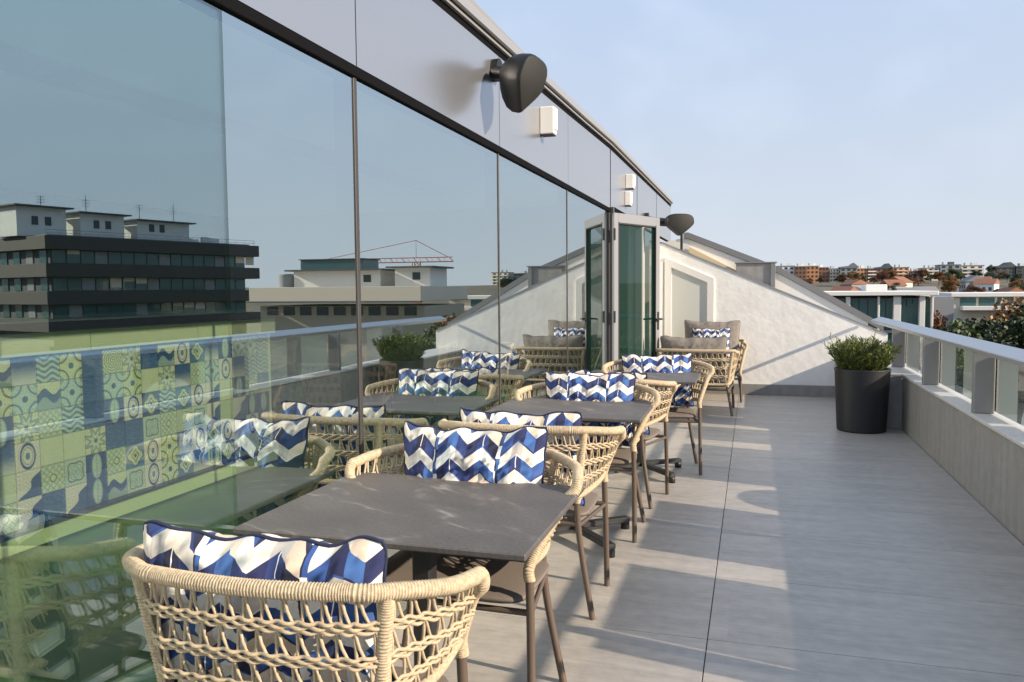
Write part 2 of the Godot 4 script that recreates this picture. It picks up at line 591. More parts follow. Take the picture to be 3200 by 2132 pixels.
# woven armchair. s: widths and heights; faces -z
func woven_chair(called: String, label: String, group: String, s: Dictionary) -> Node3D:
	var o := thing(called, label, "chair", Vector3.ZERO, 0.0, group)
	var hb: float = s.hb       # half width of the back
	var ha: float = s.ha       # half width at the arm corners
	var hl: float = s.hl       # half width at the foot of the arm
	var yt: float = s.yt       # height of the back rail
	var ya: float = s.ya       # height of the arm corner
	var yl: float = s.yl       # height of the lower rail
	var zb: float = s.zb       # depth of the back
	var zc: float = s.zc       # where the arm turns down
	var zf: float = s.zf       # front
	var step: float = 0.0022 * s.k
	var rr: float = s.r
	# top rail from one arm corner round the back to the other
	var top := curve([Vector3(-ha, ya, zc), Vector3(-ha * 0.93, lerp(ya, yt, 0.4), lerp(zc, zb, 0.45)), Vector3(-hb * 1.04, yt * 0.995, zb * 0.84), Vector3(-hb * 0.78, yt, zb * 0.99),
		Vector3(0, yt, zb * 1.08), Vector3(hb * 0.78, yt, zb * 0.99), Vector3(hb * 1.04, yt * 0.995, zb * 0.84), Vector3(ha * 0.93, lerp(ya, yt, 0.4), lerp(zc, zb, 0.45)), Vector3(ha, ya, zc)], step)
	var low := curve([Vector3(-hl, yl, zf), Vector3(-hl * 0.99, yl - 0.012, lerp(zf, zb, 0.4)), Vector3(-hb * 0.90, yl - 0.03, zb * 0.70), Vector3(-hb * 0.70, yl - 0.035, zb * 0.79),
		Vector3(0, yl - 0.035, zb * 0.84), Vector3(hb * 0.70, yl - 0.035, zb * 0.79), Vector3(hb * 0.90, yl - 0.03, zb * 0.70), Vector3(hl * 0.99, yl - 0.012, lerp(zf, zb, 0.4)), Vector3(hl, yl, zf)], step)
	var m := MB.new()
	wound(m, top, rr)
	put("top_rail", m.mesh(), M.rope, o)
	m = MB.new()
	wound(m, low, rr * 0.8, 8)
	put("lower_rail", m.mesh(), M.rope, o)
	for sg in [-1.0, 1.0]:
		m = MB.new()
		var c0 := Vector3(sg * ha, ya, zc)
		var c1 := Vector3(sg * hl, yl, zf)
		var tip := c0 + Vector3(sg * 0.006, -0.012, -0.024)
		wound(m, curve([c0 + Vector3(-sg * 0.004, 0.001, 0.02), c0 + Vector3(sg * 0.003, -0.001, -0.008), tip + Vector3(-sg * 0.006, -0.02, -0.006), c0.lerp(c1, 0.3), c0.lerp(c1, 0.65) + Vector3(0, 0.005, 0), c1 + Vector3(0, -0.005, 0.004), c1 + Vector3(sg * 0.002, -0.05, -0.002)], step), rr * 0.98)
		put("arm_front", m.mesh(), M.rope, o)
		m = MB.new()
		wound(m, curve([Vector3(sg * hb * 1.0, yt - 0.005, zb * 0.88), Vector3(sg * hb * 0.94, lerp(yl, yt, 0.5), zb * 0.82), Vector3(sg * hb * 0.86, yl - 0.06, zb * 0.72)], step), rr * 0.9, 8)
		put("back_post", m.mesh(), M.rope, o)
	# weave: pairs of cords that part and meet again, three or four plaits across them
	var rows: int = s.rows
	var nodes: int = s.nodes
	m = MB.new()
	var cr: float = 0.0037 * s.k
	var surf := func(u: float, vv: float, out: float) -> Vector3:
		u = clamp(u, 0.0, 1.0)
		var a := lerp_path(top, u)
		var b := lerp_path(low, u)
		var p := a.lerp(b, vv)
		var q := lerp_path(top, min(u + 0.01, 1.0)) - lerp_path(top, max(u - 0.01, 0.0))
		var nn := q.cross(b - a).normalized()
		return p - nn * (out + 0.010 * sin(PI * vv))
	var du := 1.0 / nodes
	for k in range(0, nodes + 1):
		for sg in [-1.0, 1.0]:
			var u := k * du
			var dirn: float = sg
			var path := PackedVector3Array()
			path.append(surf.call(u, 0.01, 0.0))
			for r in range(rows + 1):
				var v0 := float(r) / (rows + 1)
				var v1 := float(r + 1) / (rows + 1)
				var half := 0.040
				path.append(surf.call(u + dirn * du * 0.05, v0 + (half if r > 0 else 0.02), 0.001 * dirn))
				path.append(surf.call(u + dirn * du * 0.13, lerp(v0, v1, 0.55), 0.0015 * dirn))
				path.append(surf.call(u + dirn * du * 0.22, v1 - half, -0.002))
				u += dirn * du * 0.5
				if u < 0.0 or u > 1.0:
					dirn = -dirn
					u = clamp(u, 0.0, 1.0)
			path.append(surf.call(u, 1.0, 0.0))
			m.tube(path, cr, 5, false)
	var w := put("rope_weave", m.mesh(), M.rope, o)
	w.set_meta("kind", "stuff")
	for r in range(1, rows + 1):
		m = MB.new()
		var vr := float(r) / (rows + 1)
		for strand in 3:
			var path := PackedVector3Array()
			var steps := nodes * 6
			for k in steps + 1:
				var u := float(k) / steps
				var ph := TAU * u * nodes + strand * PI
				path.append(surf.call(u, vr + (strand - 1) * 0.031 + 0.005 * sin(ph), 0.003 + 0.0035 * cos(ph)))
			m.tube(path, 0.0043 * s.k, 6, false)
		put("rope_plait", m.mesh(), M.rope, o)
	# frame below
	for sg in [-1.0, 1.0]:
		m = MB.new()
		m.tube(curve([Vector3(sg * hl, yl - 0.03, zf), Vector3(sg * (hl + 0.005), yl * 0.6, zf - 0.006), Vector3(sg * s.fx, 0.0, zf - 0.02)], 0.06), 0.0135 * s.k, 12)
		put("leg", m.mesh(), M.leg_brown, o)
		m = MB.new()
		m.tube(curve([Vector3(sg * hb * 0.86, yl - 0.05, zb * 0.72), Vector3(sg * (hb * 0.90), yl * 0.6, zb * 0.72), Vector3(sg * s.fx, 0.0, zb * 0.80)], 0.06), 0.0135 * s.k, 12)
		put("leg", m.mesh(), M.leg_brown, o)
		m = MB.new()
		m.tube(pts([Vector3(sg * (hl + 0.003), s.ys - 0.06, zf), Vector3(sg * hb * 0.89, s.ys - 0.06, zb * 0.72)]), 0.009 * s.k, 8)
		put("stretcher", m.mesh(), M.leg_brown, o)
	for q in [[Vector3(-hl, s.ys - 0.055, zf + 0.005), Vector3(hl, s.ys - 0.055, zf + 0.005)], [Vector3(-hb * 0.89, s.ys - 0.055, zb * 0.72), Vector3(hb * 0.89, s.ys - 0.055, zb * 0.72)]]:
		m = MB.new()
		m.tube(pts(q), 0.011 * s.k, 8)
		put("seat_rail", m.mesh(), M.leg_brown, o)
	# seat pad with rounded edges
	put("seat", cushion(hl * 1.9, zb * 0.74 - zf + 0.02, s.pad), M.seat_fabric, o, Vector3(0, s.ys - 0.042 + s.pad * 0.5, (zb * 0.74 + zf) * 0.5 - 0.01))
	return o

# soft box: rounded all round, slightly domed
func cushion(w: float, d: float, h: float) -> ArrayMesh:
	var m := MB.new()
	var nu := 28
	var nv := 14
	for a in nv + 1:
		var th := PI * a / nv - PI / 2
		for b in nu + 1:
			var ph := TAU * b / nu
			var f := func(x: float, p: float) -> float: return sign(x) * pow(abs(x), p)
			var x: float = f.call(cos(th), 0.55) * f.call(cos(ph), 0.28) * w * 0.5
			var z: float = f.call(cos(th), 0.55) * f.call(sin(ph), 0.28) * d * 0.5
			var y: float = f.call(sin(th), 0.65) * h * 0.5
			var nn := Vector3(cos(th) * f.call(cos(ph), 1.7) / w, sin(th) / h * 1.2, cos(th) * f.call(sin(ph), 1.7) / d).normalized()
			m.vert(Vector3(x, y, z), nn, Vector2(float(b) / nu, float(a) / nv))
	for a in nv:
		for b in nu:
			var p := a * (nu + 1) + b
			m.face(p, p + nu + 1, p + nu + 2)
			m.face(p, p + nu + 2, p + 1)
	return m.mesh()

# square pillow standing up; the print faces +z and -z. Corners pinched, sides drawn in, a few creases
func pillow_mesh(w: float, h: float, th: float, sd: int) -> Array:
	var body := MB.new()
	var nz := FastNoiseLite.new()
	nz.seed = sd
	nz.frequency = 3.2
	nz.fractal_octaves = 3
	var nu := 36
	var nv := 28
	var edge := PackedVector3Array()
	var grid := func(a: float, b: float, side: float) -> Vector3:
		var ear: float = 1.0 - 0.035 * pow(a * b, 8.0)
		var ex: float = ear * w * 0.5 * a * (1.0 - 0.07 * (1.0 - b * b))
		var ey: float = ear * h * 0.5 * b * (1.0 - 0.10 * (1.0 - a * a)) + (0.006 * sin(a * 7.0 + sd) + 0.004 * sin(a * 15.0 + 2.0 * sd)) * max(0.0, b)
		var puff: float = pow(max(0.0, (1.0 - a * a) * (1.0 - b * b)), 0.42)
		var soft := 0.35 if sd == 7 or sd == 8 else 1.0
		var crease: float = soft * nz.get_noise_3d(a * w * 2.2 + sd, b * h * 2.2, side) * 0.022 * pow(puff, 0.6)
		# slack folds running in from the corners and the top seam
		crease += soft * 0.006 * sin(a * 19.0 + sd) * pow(max(0.0, abs(b) - 0.45) / 0.55, 1.5) * pow(max(0.0, 1.0 - abs(b)), 0.3)
		return Vector3(ex, ey, side * (th * 0.5 * puff + crease))
	for side in [-1.0, 1.0]:
		var first := body.v.size()
		for q in nv + 1:
			for p in nu + 1:
				var a := float(p) / nu * 2.0 - 1.0
				var b := float(q) / nv * 2.0 - 1.0
				var e := 0.01
				var p0: Vector3 = grid.call(a, b, side)
				var dx: Vector3 = grid.call(clamp(a + e, -1, 1), b, side) - grid.call(clamp(a - e, -1, 1), b, side)
				var dy: Vector3 = grid.call(a, clamp(b + e, -1, 1), side) - grid.call(a, clamp(b - e, -1, 1), side)
				body.vert(p0, dx.cross(dy).normalized() * side, Vector2((a + 1) * 0.5 * side + (1.0 if side < 0 else 0.0), 1.0 - (b + 1) * 0.5))
		for q in nv:
			for p in nu:
				var k := first + q * (nu + 1) + p
				body.face(k, k + nu + 1, k + nu + 2)
				body.face(k, k + nu + 2, k + 1)
	for k in 4 * nu:
		var f := float(k % nu) / nu * 2.0 - 1.0
		var p: Vector3
		match int(k / nu):
			0: p = grid.call(f, -1.0, 1.0)
			1: p = grid.call(1.0, f, 1.0)
			2: p = grid.call(-f, 1.0, 1.0)
			_: p = grid.call(-1.0, -f, 1.0)
		p.z = 0.004 * sin(k * 0.8)
		edge.append(p)
	edge.append(edge[0])
	var pipe := MB.new()
	pipe.tube(edge, 0.0045, 6, false)
	return [body.mesh(), pipe.mesh()]

var pillow_shapes := {}
func pillow(label: String, at: Vector3, turn: float, lean: float, w := 0.56, h := 0.45, roll := 0.0, sd := 1, fabric := "chevron", group := "zigzag pillows on the chairs", thick := 0.195) -> Node3D:
	var key := "%s_%s_%d" % [w, h, sd]
	if not pillow_shapes.has(key):
		pillow_shapes[key] = pillow_mesh(w, h, thick, sd)
	var o := thing("pillow", label, "pillow", at, 0.0, group)
	o.transform = Transform3D(Basis(Vector3.UP, turn) * Basis(Vector3.RIGHT, lean) * Basis(Vector3.BACK, roll), at)
	put("cover", pillow_shapes[key][0], M[fabric], o)
	put("piping", pillow_shapes[key][1], M.piping if fabric == "chevron" else M[fabric], o)
	return o

func make_table() -> Node3D:
	var o := thing("bistro_table", "", "table", Vector3.ZERO, 0.0, "slab-topped tables along the glass front")
	var top := 0.745
	var w := 0.85
	var d := 0.71
	var m := MB.new()
	m.box(Vector3(0, top - 0.009, 0), Vector3(w, 0.018, d), 0.0035)
	for k in m.t.size():
		m.t[k] = Vector2(m.v[k].x + 0.5, m.v[k].z + 0.5)
	put("table_top", m.mesh(), M.table_stone, o)
	m = MB.new()
	for z in [-0.2, 0.2]:
		m.box(Vector3(0, top - 0.034, z), Vector3(0.5, 0.03, 0.035), 0.003)
	m.box(Vector3(0, top - 0.036, 0), Vector3(0.3, 0.026, 0.3), 0.003)
	put("top_support", m.mesh(), M.table_frame, o)
	put("column", bx(Vector3(0, 0.38, 0), Vector3(0.06, 0.66, 0.06), 0.006), M.black_steel, o)
	for k in 4:
		var an := PI / 4 + k * PI / 2
		var dirn := Vector3(cos(an), 0, sin(an))
		m = MB.new()
		var b := Basis(dirn, Vector3.UP, dirn.cross(Vector3.UP))
		m.box(dirn * 0.20 + Vector3(0, 0.062, 0), Vector3(0.36, 0.032, 0.05), 0.005, b * Basis(Vector3.BACK, -0.045))
		var f := put("foot", m.mesh(), M.black_steel, o)
		m = MB.new()
		m.lathe(dirn * 0.36, [Vector2(0.0, 0.048), Vector2(0.022, 0.046), Vector2(0.026, 0.03), Vector2(0.026, 0.0), Vector2(0.0, 0.0)], 16)
		put("foot_pad", m.mesh(), M.black_steel, f)
	return o

# ------------------------------------------------------------------ terrace and restaurant
func roof_y(d: float) -> float:
	var ks := [[-3.2, 2.60], [0.0, 2.645], [3.4, 2.712], [6.8, 2.786], [8.1, 2.822], [10.8, 2.83], [14.4, 2.84]]
	for k in ks.size() - 1:
		if d <= ks[k + 1][0]:
			return lerp(ks[k][1], ks[k + 1][1], (d - ks[k][0]) / (ks[k + 1][0] - ks[k][0]))
	return 2.84

const ALONG := Basis(Vector3(0, 0, -1), Vector3(0, 1, 0), Vector3(1, 0, 0))   # outline x runs along -z, depth along +x

func build_floor() -> void:
	var o := thing("terrace_floor", "light grey tiled terrace floor with long streaks between glass front and parapet", "", Vector3.ZERO, 0.0, "", "structure")
	put("floor_bed", bx(Vector3(0.05, -0.106, -3.9), Vector3(2.98, 0.19, 13.8)), M.joint, o)
	var shapes := {}
	var edges := [-1.416, -0.158, 1.416]
	var row := 0
	var z := 2.593
	while z > END_Z + 0.05:
		var z2: float = max(z - 0.72, END_Z + 0.004)
		for cix in 2:
			var w: float = edges[cix + 1] - edges[cix] - 0.004
			var d: float = z - z2 - 0.004
			var variant := (row * 5 + cix * 3) % 7
			var key := "%d_%d_%.3f" % [cix, variant, d]
			if not shapes.has(key):
				var m := MB.new()
				m.box(Vector3(0, -0.005, 0), Vector3(w, 0.010, d), 0.0012)
				for k in m.t.size():
					m.t[k] = Vector2(m.v[k].x * 0.8 + 0.37 * variant + 0.2 * cix, m.v[k].z * 0.8 + 0.29 * variant)
				shapes[key] = m.mesh()
			put("floor_tile", shapes[key], M.floor_stone, o, Vector3((edges[cix] + edges[cix + 1]) * 0.5, 0, (z + z2) * 0.5))
		z -= 0.72
		row += 1

func build_restaurant() -> void:
	# shell of the building below and behind the terrace
	var b := thing("restaurant_building", "restaurant building that carries the terrace, behind and below the glass front", "building")
	put("lower_storeys", bx(Vector3(-5.4, -8.12, -4.5), Vector3(13.9, 15.8, 19.0)), M.far_cream, b)
	put("interior_floor", bx(Vector3(-4.72, -0.11, -3.9), Vector3(6.58, 0.2, 13.8)), M.bar_floor, b)
	put("interior_ceiling", bx(Vector3(-4.75, 2.62, -5.5), Vector3(6.5, 0.1, 17.6)), M.inside_ceiling, b)
	put("roof_slab", bx(Vector3(-4.9, 2.88, -5.5), Vector3(6.9, 0.14, 17.8)), M.roof_grey, b)
	put("rear_wall", bx(Vector3(-8.05, 1.3, -5.5), Vector3(0.2, 2.7, 17.6)), M.inside_wall, b)
	put("end_partition", bx(Vector3(-4.75, 1.3, -10.95), Vector3(6.5, 2.7, 0.2)), M.inside_wall, b)
	put("end_partition", bx(Vector3(-4.75, 1.3, 3.1), Vector3(6.5, 2.7, 0.2)), M.inside_wall, b)
	put("ceiling_beam", bx(Vector3(-3.45, 2.53, -4.0), Vector3(0.14, 0.08, 9.0), 0.006), M.beige_wall, b)

	var f := thing("glass_front", "tall mirror-like glass front with metal fascia along the left of the terrace", "glass wall")
	var zs := [3.0, -0.93, -1.92, -2.683, -4.411, -6.189, -8.132]
	for k in zs.size() - 1:
		var a: float = zs[k]
		var e: float = zs[k + 1]
		var m := MB.new()
		m.quad(Vector3(0, 0.02, a - 0.0005), Vector3(0, 0.02, e + 0.0005), Vector3(0, 2.19, e + 0.0005), Vector3(0, 2.19, a - 0.0005), Vector3(1, 0, 0))
		var sheet := m.mesh()
		var p := put("glass_pane", sheet, M.mirror_glass if k >= 2 else M.solar_glass, f, Vector3(GX, 0, 0))
		if k >= 2:
			put("tint_film", sheet, M.tint_film, p, Vector3(-0.012, 0, 0))
		else:
			put("inner_pane", sheet, M.solar_glass, p, Vector3(-0.008, 0, 0))
		var wide := 0.024 if k == 2 else 0.012
		if k > 0 and k != 1:
			put("mullion", bx(Vector3(GX - 0.037, 1.105, e), Vector3(0.085, 2.17, wide), 0.002), M.mullion_metal, f)
	put("mullion", bx(Vector3(GX - 0.025, 1.105, -0.93), Vector3(0.06, 2.17, 0.014), 0.002), M.mullion_metal, f)
	put("bottom_track", bx(Vector3(GX - 0.03, 0.012, -2.57), Vector3(0.07, 0.024, 11.1), 0.003), M.mullion_metal, f)
	put("transom", bx(Vector3(GX - 0.03, 2.206, -2.57), Vector3(0.09, 0.036, 11.14), 0.002), M.trim_black, f)
	# fascia sheets
	var js := [-3.0, -0.93 * -1.0, 2.683, 4.411, 6.189, 8.132, 10.09, 12.2, 14.4]
	for k in js.size() - 1:
		var d0: float = js[k] + (0.004 if k < 5 else 0.025)
		var d1: float = js[k + 1] - (0.004 if k < 4 else 0.025)
		var m := MB.new()
		m.extrude(PackedVector2Array([Vector2(d0, 2.228), Vector2(d1, 2.228), Vector2(d1, roof_y(d1)), Vector2(d0, roof_y(d0))]), -0.01, 0.012)
		put("fascia_panel", m.mesh(), M.fascia_metal, f, Vector3(GX, 0, 0), ALONG)
	put("fascia_backing", bx(Vector3(GX - 0.03, 2.50, -5.7), Vector3(0.03, 0.56, 17.4)), M.trim_black, f)
	for q in [["roof_trim", 0.0, 0.040, 0.010, "trim_black"], ["roof_trim", 0.040, 0.055, 0.030, "trim_silver"], ["roof_trim", 0.055, 0.064, 0.022, "trim_black"], ["roof_cap", 0.064, 0.112, 0.055, "trim_silver"]]:
		var m := MB.new()
		var up := PackedVector2Array()
		var dn := PackedVector2Array()
		for d in [-3.2, 0.0, 3.4, 6.8, 8.1, 10.8, 14.4]:
			up.append(Vector2(d, roof_y(d) + q[2]))
			dn.append(Vector2(d, roof_y(d) + q[1] + 0.001))
		dn.reverse()
		up.append_array(dn)
		m.extrude(up, -0.3, q[3])
		put(q[0], m.mesh(), M[q[4]], f, Vector3(GX, 0, 0), ALONG)
	# door opening and the white wall beyond it
	put("door_jamb", bx(Vector3(GX, 1.12, -8.165), Vector3(0.09, 2.24, 0.06), 0.004), M.mullion_metal, f)
	put("door_jamb", bx(Vector3(GX, 1.12, -10.35), Vector3(0.09, 2.24, 0.06), 0.004), M.door_metal, f)
	put("door_header", bx(Vector3(GX, 2.215, -9.26), Vector3(0.09, 0.06, 2.12), 0.004), M.trim_black, f)
	put("side_wall", bx(Vector3(GX - 0.06, 1.12, -10.59), Vector3(0.16, 2.24, 0.42)), M.stucco, f)

	var d := thing("glass_door", "glazed grey metal door standing ajar at far end of glass front", "door", Vector3(GX + 0.03, 0.012, -8.135), deg_to_rad(65.5))
	var L := 0.90
	var H := 2.17
	put("frame_post", bx(Vector3(0.04, H / 2, 0), Vector3(0.08, H, 0.05), 0.004), M.door_metal, d)
	put("frame_post", bx(Vector3(L - 0.04, H / 2, 0), Vector3(0.08, H, 0.05), 0.004), M.door_metal, d)
	put("frame_rail", bx(Vector3(L / 2, H - 0.05, 0), Vector3(L - 0.16, 0.10, 0.05), 0.004), M.door_metal, d)
	put("frame_rail", bx(Vector3(L / 2, 0.06, 0), Vector3(L - 0.16, 0.12, 0.05), 0.004), M.door_metal, d)
	var gm := MB.new()
	for q in [[0.085, 0.5, 0.012, H - 0.22], [L - 0.085, 0.5, 0.012, H - 0.22]]:
		gm.box(Vector3(q[0], H / 2 + 0.01, 0), Vector3(0.012, H - 0.20, 0.056))
	gm.box(Vector3(L / 2, H - 0.106, 0), Vector3(L - 0.17, 0.012, 0.056))
	put("gasket", gm.mesh(), M.gasket, d)
	gm = MB.new()
	gm.quad(Vector3(0.09, 0.12, 0), Vector3(L - 0.09, 0.12, 0), Vector3(L - 0.09, H - 0.11, 0), Vector3(0.09, H - 0.11, 0), Vector3(0, 0, 1))
	put("glass_pane", gm.mesh(), M.green_glass, d)
	for y in [0.35, 1.1, 1.95]:
		gm = MB.new()
		gm.tube(pts([Vector3(0.0, y - 0.06, 0.03), Vector3(0.0, y + 0.06, 0.03)]), 0.012, 8)
		put("hinge", gm.mesh(), M.black_steel, d)
	for sd in [-1.0, 1.0]:
		gm = MB.new()
		gm.box(Vector3(L - 0.035, 1.03, sd * 0.027), Vector3(0.035, 0.2, 0.01), 0.003)
		gm.tube(pts([Vector3(L - 0.035, 1.05, sd * 0.028), Vector3(L - 0.035, 1.05, sd * 0.075), Vector3(L - 0.16, 1.05, sd * 0.08)]), 0.011, 8)
		put("handle", gm.mesh(), M.black_steel, d)

	build_bar()

func build_bar() -> void:
	var o := thing("bar_counter", "pale green bar counter clad in painted blue and green tiles behind the glass", "bar counter")
	var x := -3.8
	var z0 := -0.9
	var z1 := -5.68
	var zc := (z0 + z1) * 0.5
	var len := z0 - z1
	put("body", bx(Vector3(x - 0.33, 0.60, zc), Vector3(0.60, 1.19, len)), M.bar_panel, o)
	put("plinth", bx(Vector3(x - 0.01, 0.050, zc), Vector3(0.06, 0.096, len - 0.01), 0.003), M.bar_plinth, o)
	put("skirting", bx(Vector3(x + 0.008, 0.108, zc), Vector3(0.07, 0.022, len), 0.002), M.bar_top, o)
	var k := 0
	var zz := z0
	while zz > z1 + 0.1:
		var l: float = min(0.95, zz - z1)
		put("panel", bx(Vector3(x + 0.012, 1.125, zz - l * 0.5), Vector3(0.07, 0.124, l - 0.004), 0.003), M.bar_panel, o)
		zz -= 0.95
	put("worktop", bx(Vector3(x - 0.28, 1.217, zc), Vector3(0.74, 0.052, len + 0.06), 0.004), M.bar_top, o)
	put("worktop_edge", bx(Vector3(x - 0.28, 1.249, zc), Vector3(0.742, 0.011, len + 0.062), 0.002), M.bar_edge, o)
	# sixteen tile designs, each tile its own piece
	var shapes := []
	var s := 0.1565
	for q in 16:
		var m := MB.new()
		m.box(Vector3.ZERO, Vector3(0.012, s - 0.003, s - 0.003), 0.0015)
		for i2 in m.t.size():
			var uu := Vector2(0.5 - m.v[i2].z / s, 0.5 - m.v[i2].y / s)
			m.t[i2] = (Vector2(q % 4, int(q / 4)) + Vector2(0.02, 0.02) + uu * 0.96) / 4.0
		shapes.append(m.mesh())
	var rg := RandomNumberGenerator.new()
	rg.seed = 11
	var z := z0 - s * 0.5
	while z > z1 + s * 0.4:
		for row in 6:
			put("wall_tile", shapes[rg.randi() % 16], M.azulejo, o, Vector3(x + 0.001, 0.12 + s * (row + 0.5), z))
		z -= s

func build_end_wall() -> void:
	var o := thing("sloping_end_wall", "white stucco wall with sloping top closing the far end of the terrace", "wall")
	var m := MB.new()
	m.extrude(PackedVector2Array([Vector2(-1.34, 0.0), Vector2(1.62, 0.0), Vector2(1.62, 0.795), Vector2(-1.17, 2.0), Vector2(-1.34, 2.03)]), END_Z - 0.24, END_Z)
	put("wall_body", m.mesh(), M.stucco, o)
	m = MB.new()
	m.extrude(PackedVector2Array([Vector2(1.62, 0.797), Vector2(1.62, 0.815), Vector2(-1.165, 2.020), Vector2(-1.34, 2.05), Vector2(-1.34, 2.032), Vector2(-1.17, 2.002)]), END_Z - 0.25, END_Z + 0.008)
	put("coping", m.mesh(), M.trim_silver, o)
	put("kerb", bx(Vector3(-0.14, 0.071, END_Z + 0.016), Vector3(2.56, 0.142, 0.036), 0.004), M.cladding, o)
	# blind door with a sloping head
	var outer := PackedVector2Array([Vector2(-1.13, 0.145), Vector2(-0.49, 0.145), Vector2(-0.49, 1.53), Vector2(-1.13, 1.815)])
	var inner := PackedVector2Array([Vector2(-1.045, 0.146), Vector2(-0.575, 0.146), Vector2(-0.575, 1.475), Vector2(-1.045, 1.68)])
	m = MB.new()
	m.extrude(PackedVector2Array([outer[0], inner[0], inner[3], inner[2], inner[1], outer[1], outer[2], outer[3]]), END_Z + 0.001, END_Z + 0.028)
	put("door_frame", m.mesh(), M.white_paint, o)
	m = MB.new()
	m.extrude(inner, END_Z + 0.001, END_Z + 0.008)
	put("door_panel", m.mesh(), M.door_panel, o)
	put("trim", bx(Vector3(-1.185, 0.95, END_Z + 0.014), Vector3(0.045, 1.62, 0.026), 0.003), M.white_paint, o)

	var g := thing("rear_gable", "white gable with a dark sloping coping behind the end wall", "wall")
	m = MB.new()
	m.extrude(PackedVector2Array([Vector2(-1.5, -1.0), Vector2(1.47, -1.0), Vector2(1.47, 0.93), Vector2(0.34, 1.590), Vector2(-0.88, 2.095), Vector2(-1.0, 2.095), Vector2(-1.5, 2.0)]), -11.62, -11.42)
	put("wall_body", m.mesh(), M.white_paint, g)
	m = MB.new()
	m.extrude(PackedVector2Array([Vector2(1.66, 0.82), Vector2(1.66, 0.905), Vector2(0.34, 1.680), Vector2(-0.88, 2.185), Vector2(-0.94, 2.175), Vector2(-0.94, 2.10), Vector2(-0.88, 2.100), Vector2(0.34, 1.595)]), -11.66, -11.40)
	put("coping", m.mesh(), M.post_metal, g)
	m = MB.new()
	m.extrude(PackedVector2Array([Vector2(-0.86, 1.98), Vector2(-0.86, 1.90), Vector2(0.25, 1.31), Vector2(0.25, 1.39)]), -11.41, -11.36)
	put("moulding", m.mesh(), M.cream_paint, g)
	m = MB.new()
	m.box(Vector3(0.03, 1.30, -11.22), Vector3(0.50, 0.85, 0.24), 0.004)
	var bo := put("vent_box", m.mesh(), M.cladding, g)
	put("lid", bx(Vector3(0.035, 1.735, -11.22), Vector3(0.54, 0.016, 0.28), 0.002), M.post_metal, bo)
	put("corner_strip", bx(Vector3(0.255, 1.30, -11.20), Vector3(0.06, 0.84, 0.24), 0.003), M.post_metal, bo)

func build_parapet() -> void:
	var o := thing("parapet_wall", "low grey clad parapet with pale stone sill along right side of terrace", "wall")
	put("core", bx(Vector3(PX + 0.087, 0.255, -2.76), Vector3(0.138, 0.53, 11.50)), M.cladding, o)
	put("core", bx(Vector3(1.405, 0.255, -9.67), Vector3(0.47, 0.53, 2.26)), M.cladding, o)
	var zs := [3.0, 2.235, 1.415, 0.595, -0.225, -1.045, -1.865, -2.685, -3.505, -4.325, -5.145, -5.965, -6.785, -7.606, -8.515]
	for k in zs.size() - 1:
		var a: float = zs[k]
		var b: float = zs[k + 1]
		put("cladding_panel", bx(Vector3(PX + 0.008, 0.254, (a + b) * 0.5), Vector3(0.016, 0.526, a - b - 0.003), 0.002), M.cladding, o)
		put("sill_stone", bx(Vector3(PX + 0.078, 0.534, (a + b) * 0.5), Vector3(0.186, 0.024, a - b - 0.002), 0.004), M.sill_stone, o)
	put("cladding_panel", bx(Vector3(1.285, 0.259, -8.528), Vector3(0.25, 0.516, 0.016), 0.002), M.cladding, o)
	put("sill_stone", bx(Vector3(1.397, 0.534, -9.66), Vector3(0.486, 0.024, 2.25), 0.004), M.sill_stone, o)

	var r := thing("terrace_railing", "flat grey metal handrail on fin posts with pale glass panels", "railing")
	var hm := MB.new()
	hm.box(Vector3(1.478, 0.990, -3.9), Vector3(0.120, 0.038, 13.7), 0.005, Basis(Vector3.BACK, 0.36))
	put("handrail", hm.mesh(), M.rail_metal, r)
	var ps := [2.235, 0.595, -1.045, -2.685, -4.325, -5.965, -7.606, -9.2]
	var post := bx(Vector3(0, 0, 0), Vector3(0.125, 0.408, 0.060), 0.004)
	var prev := 2.9
	for z in ps:
		put("post", post, M.post_metal, r, Vector3(1.488, 0.751, z))
		if z != ps[0]:
			var m := MB.new()
			m.quad(Vector3(1.556, 0.56, prev - 0.034), Vector3(1.556, 0.56, z + 0.034), Vector3(1.556, 0.945, z + 0.034), Vector3(1.556, 0.945, prev - 0.034), Vector3(-1, 0, 0))
			var gp := put("glass_panel", m.mesh(), M.clear_glass, r)
			# etched print on the pane: frosted bands with a clear gap, in every other pane round a frosted half disc
			var wide: bool = z in [-2.685, -5.965, -9.2, 0.595]
			var zc: float = {-2.685: -2.18, -5.965: -5.14, -9.2: -8.15}.get(z, (prev + z) * 0.5 - 0.15)
			var half := 0.36 if wide else 0.13
			for q in [[prev - 0.034, zc + half], [zc - half, z + 0.034]]:
				m = MB.new()
				m.quad(Vector3(1.560, 0.56, q[0]), Vector3(1.560, 0.56, q[1]), Vector3(1.560, 0.945, q[1]), Vector3(1.560, 0.945, q[0]), Vector3(-1, 0, 0))
				put("etched_band", m.mesh(), M.rail_glass, gp)
			if wide:
				m = MB.new()
				var arch := [Vector3(1.560, 0.56, zc)]
				for k in 25:
					var an := PI * k / 24
					arch.append(Vector3(1.560, 0.56 + 0.165 * sin(an), zc + 0.28 * cos(an)))
				m.poly3(arch, Vector3(-1, 0, 0))
				put("etched_disc", m.mesh(), M.rail_glass, gp)
		prev = z

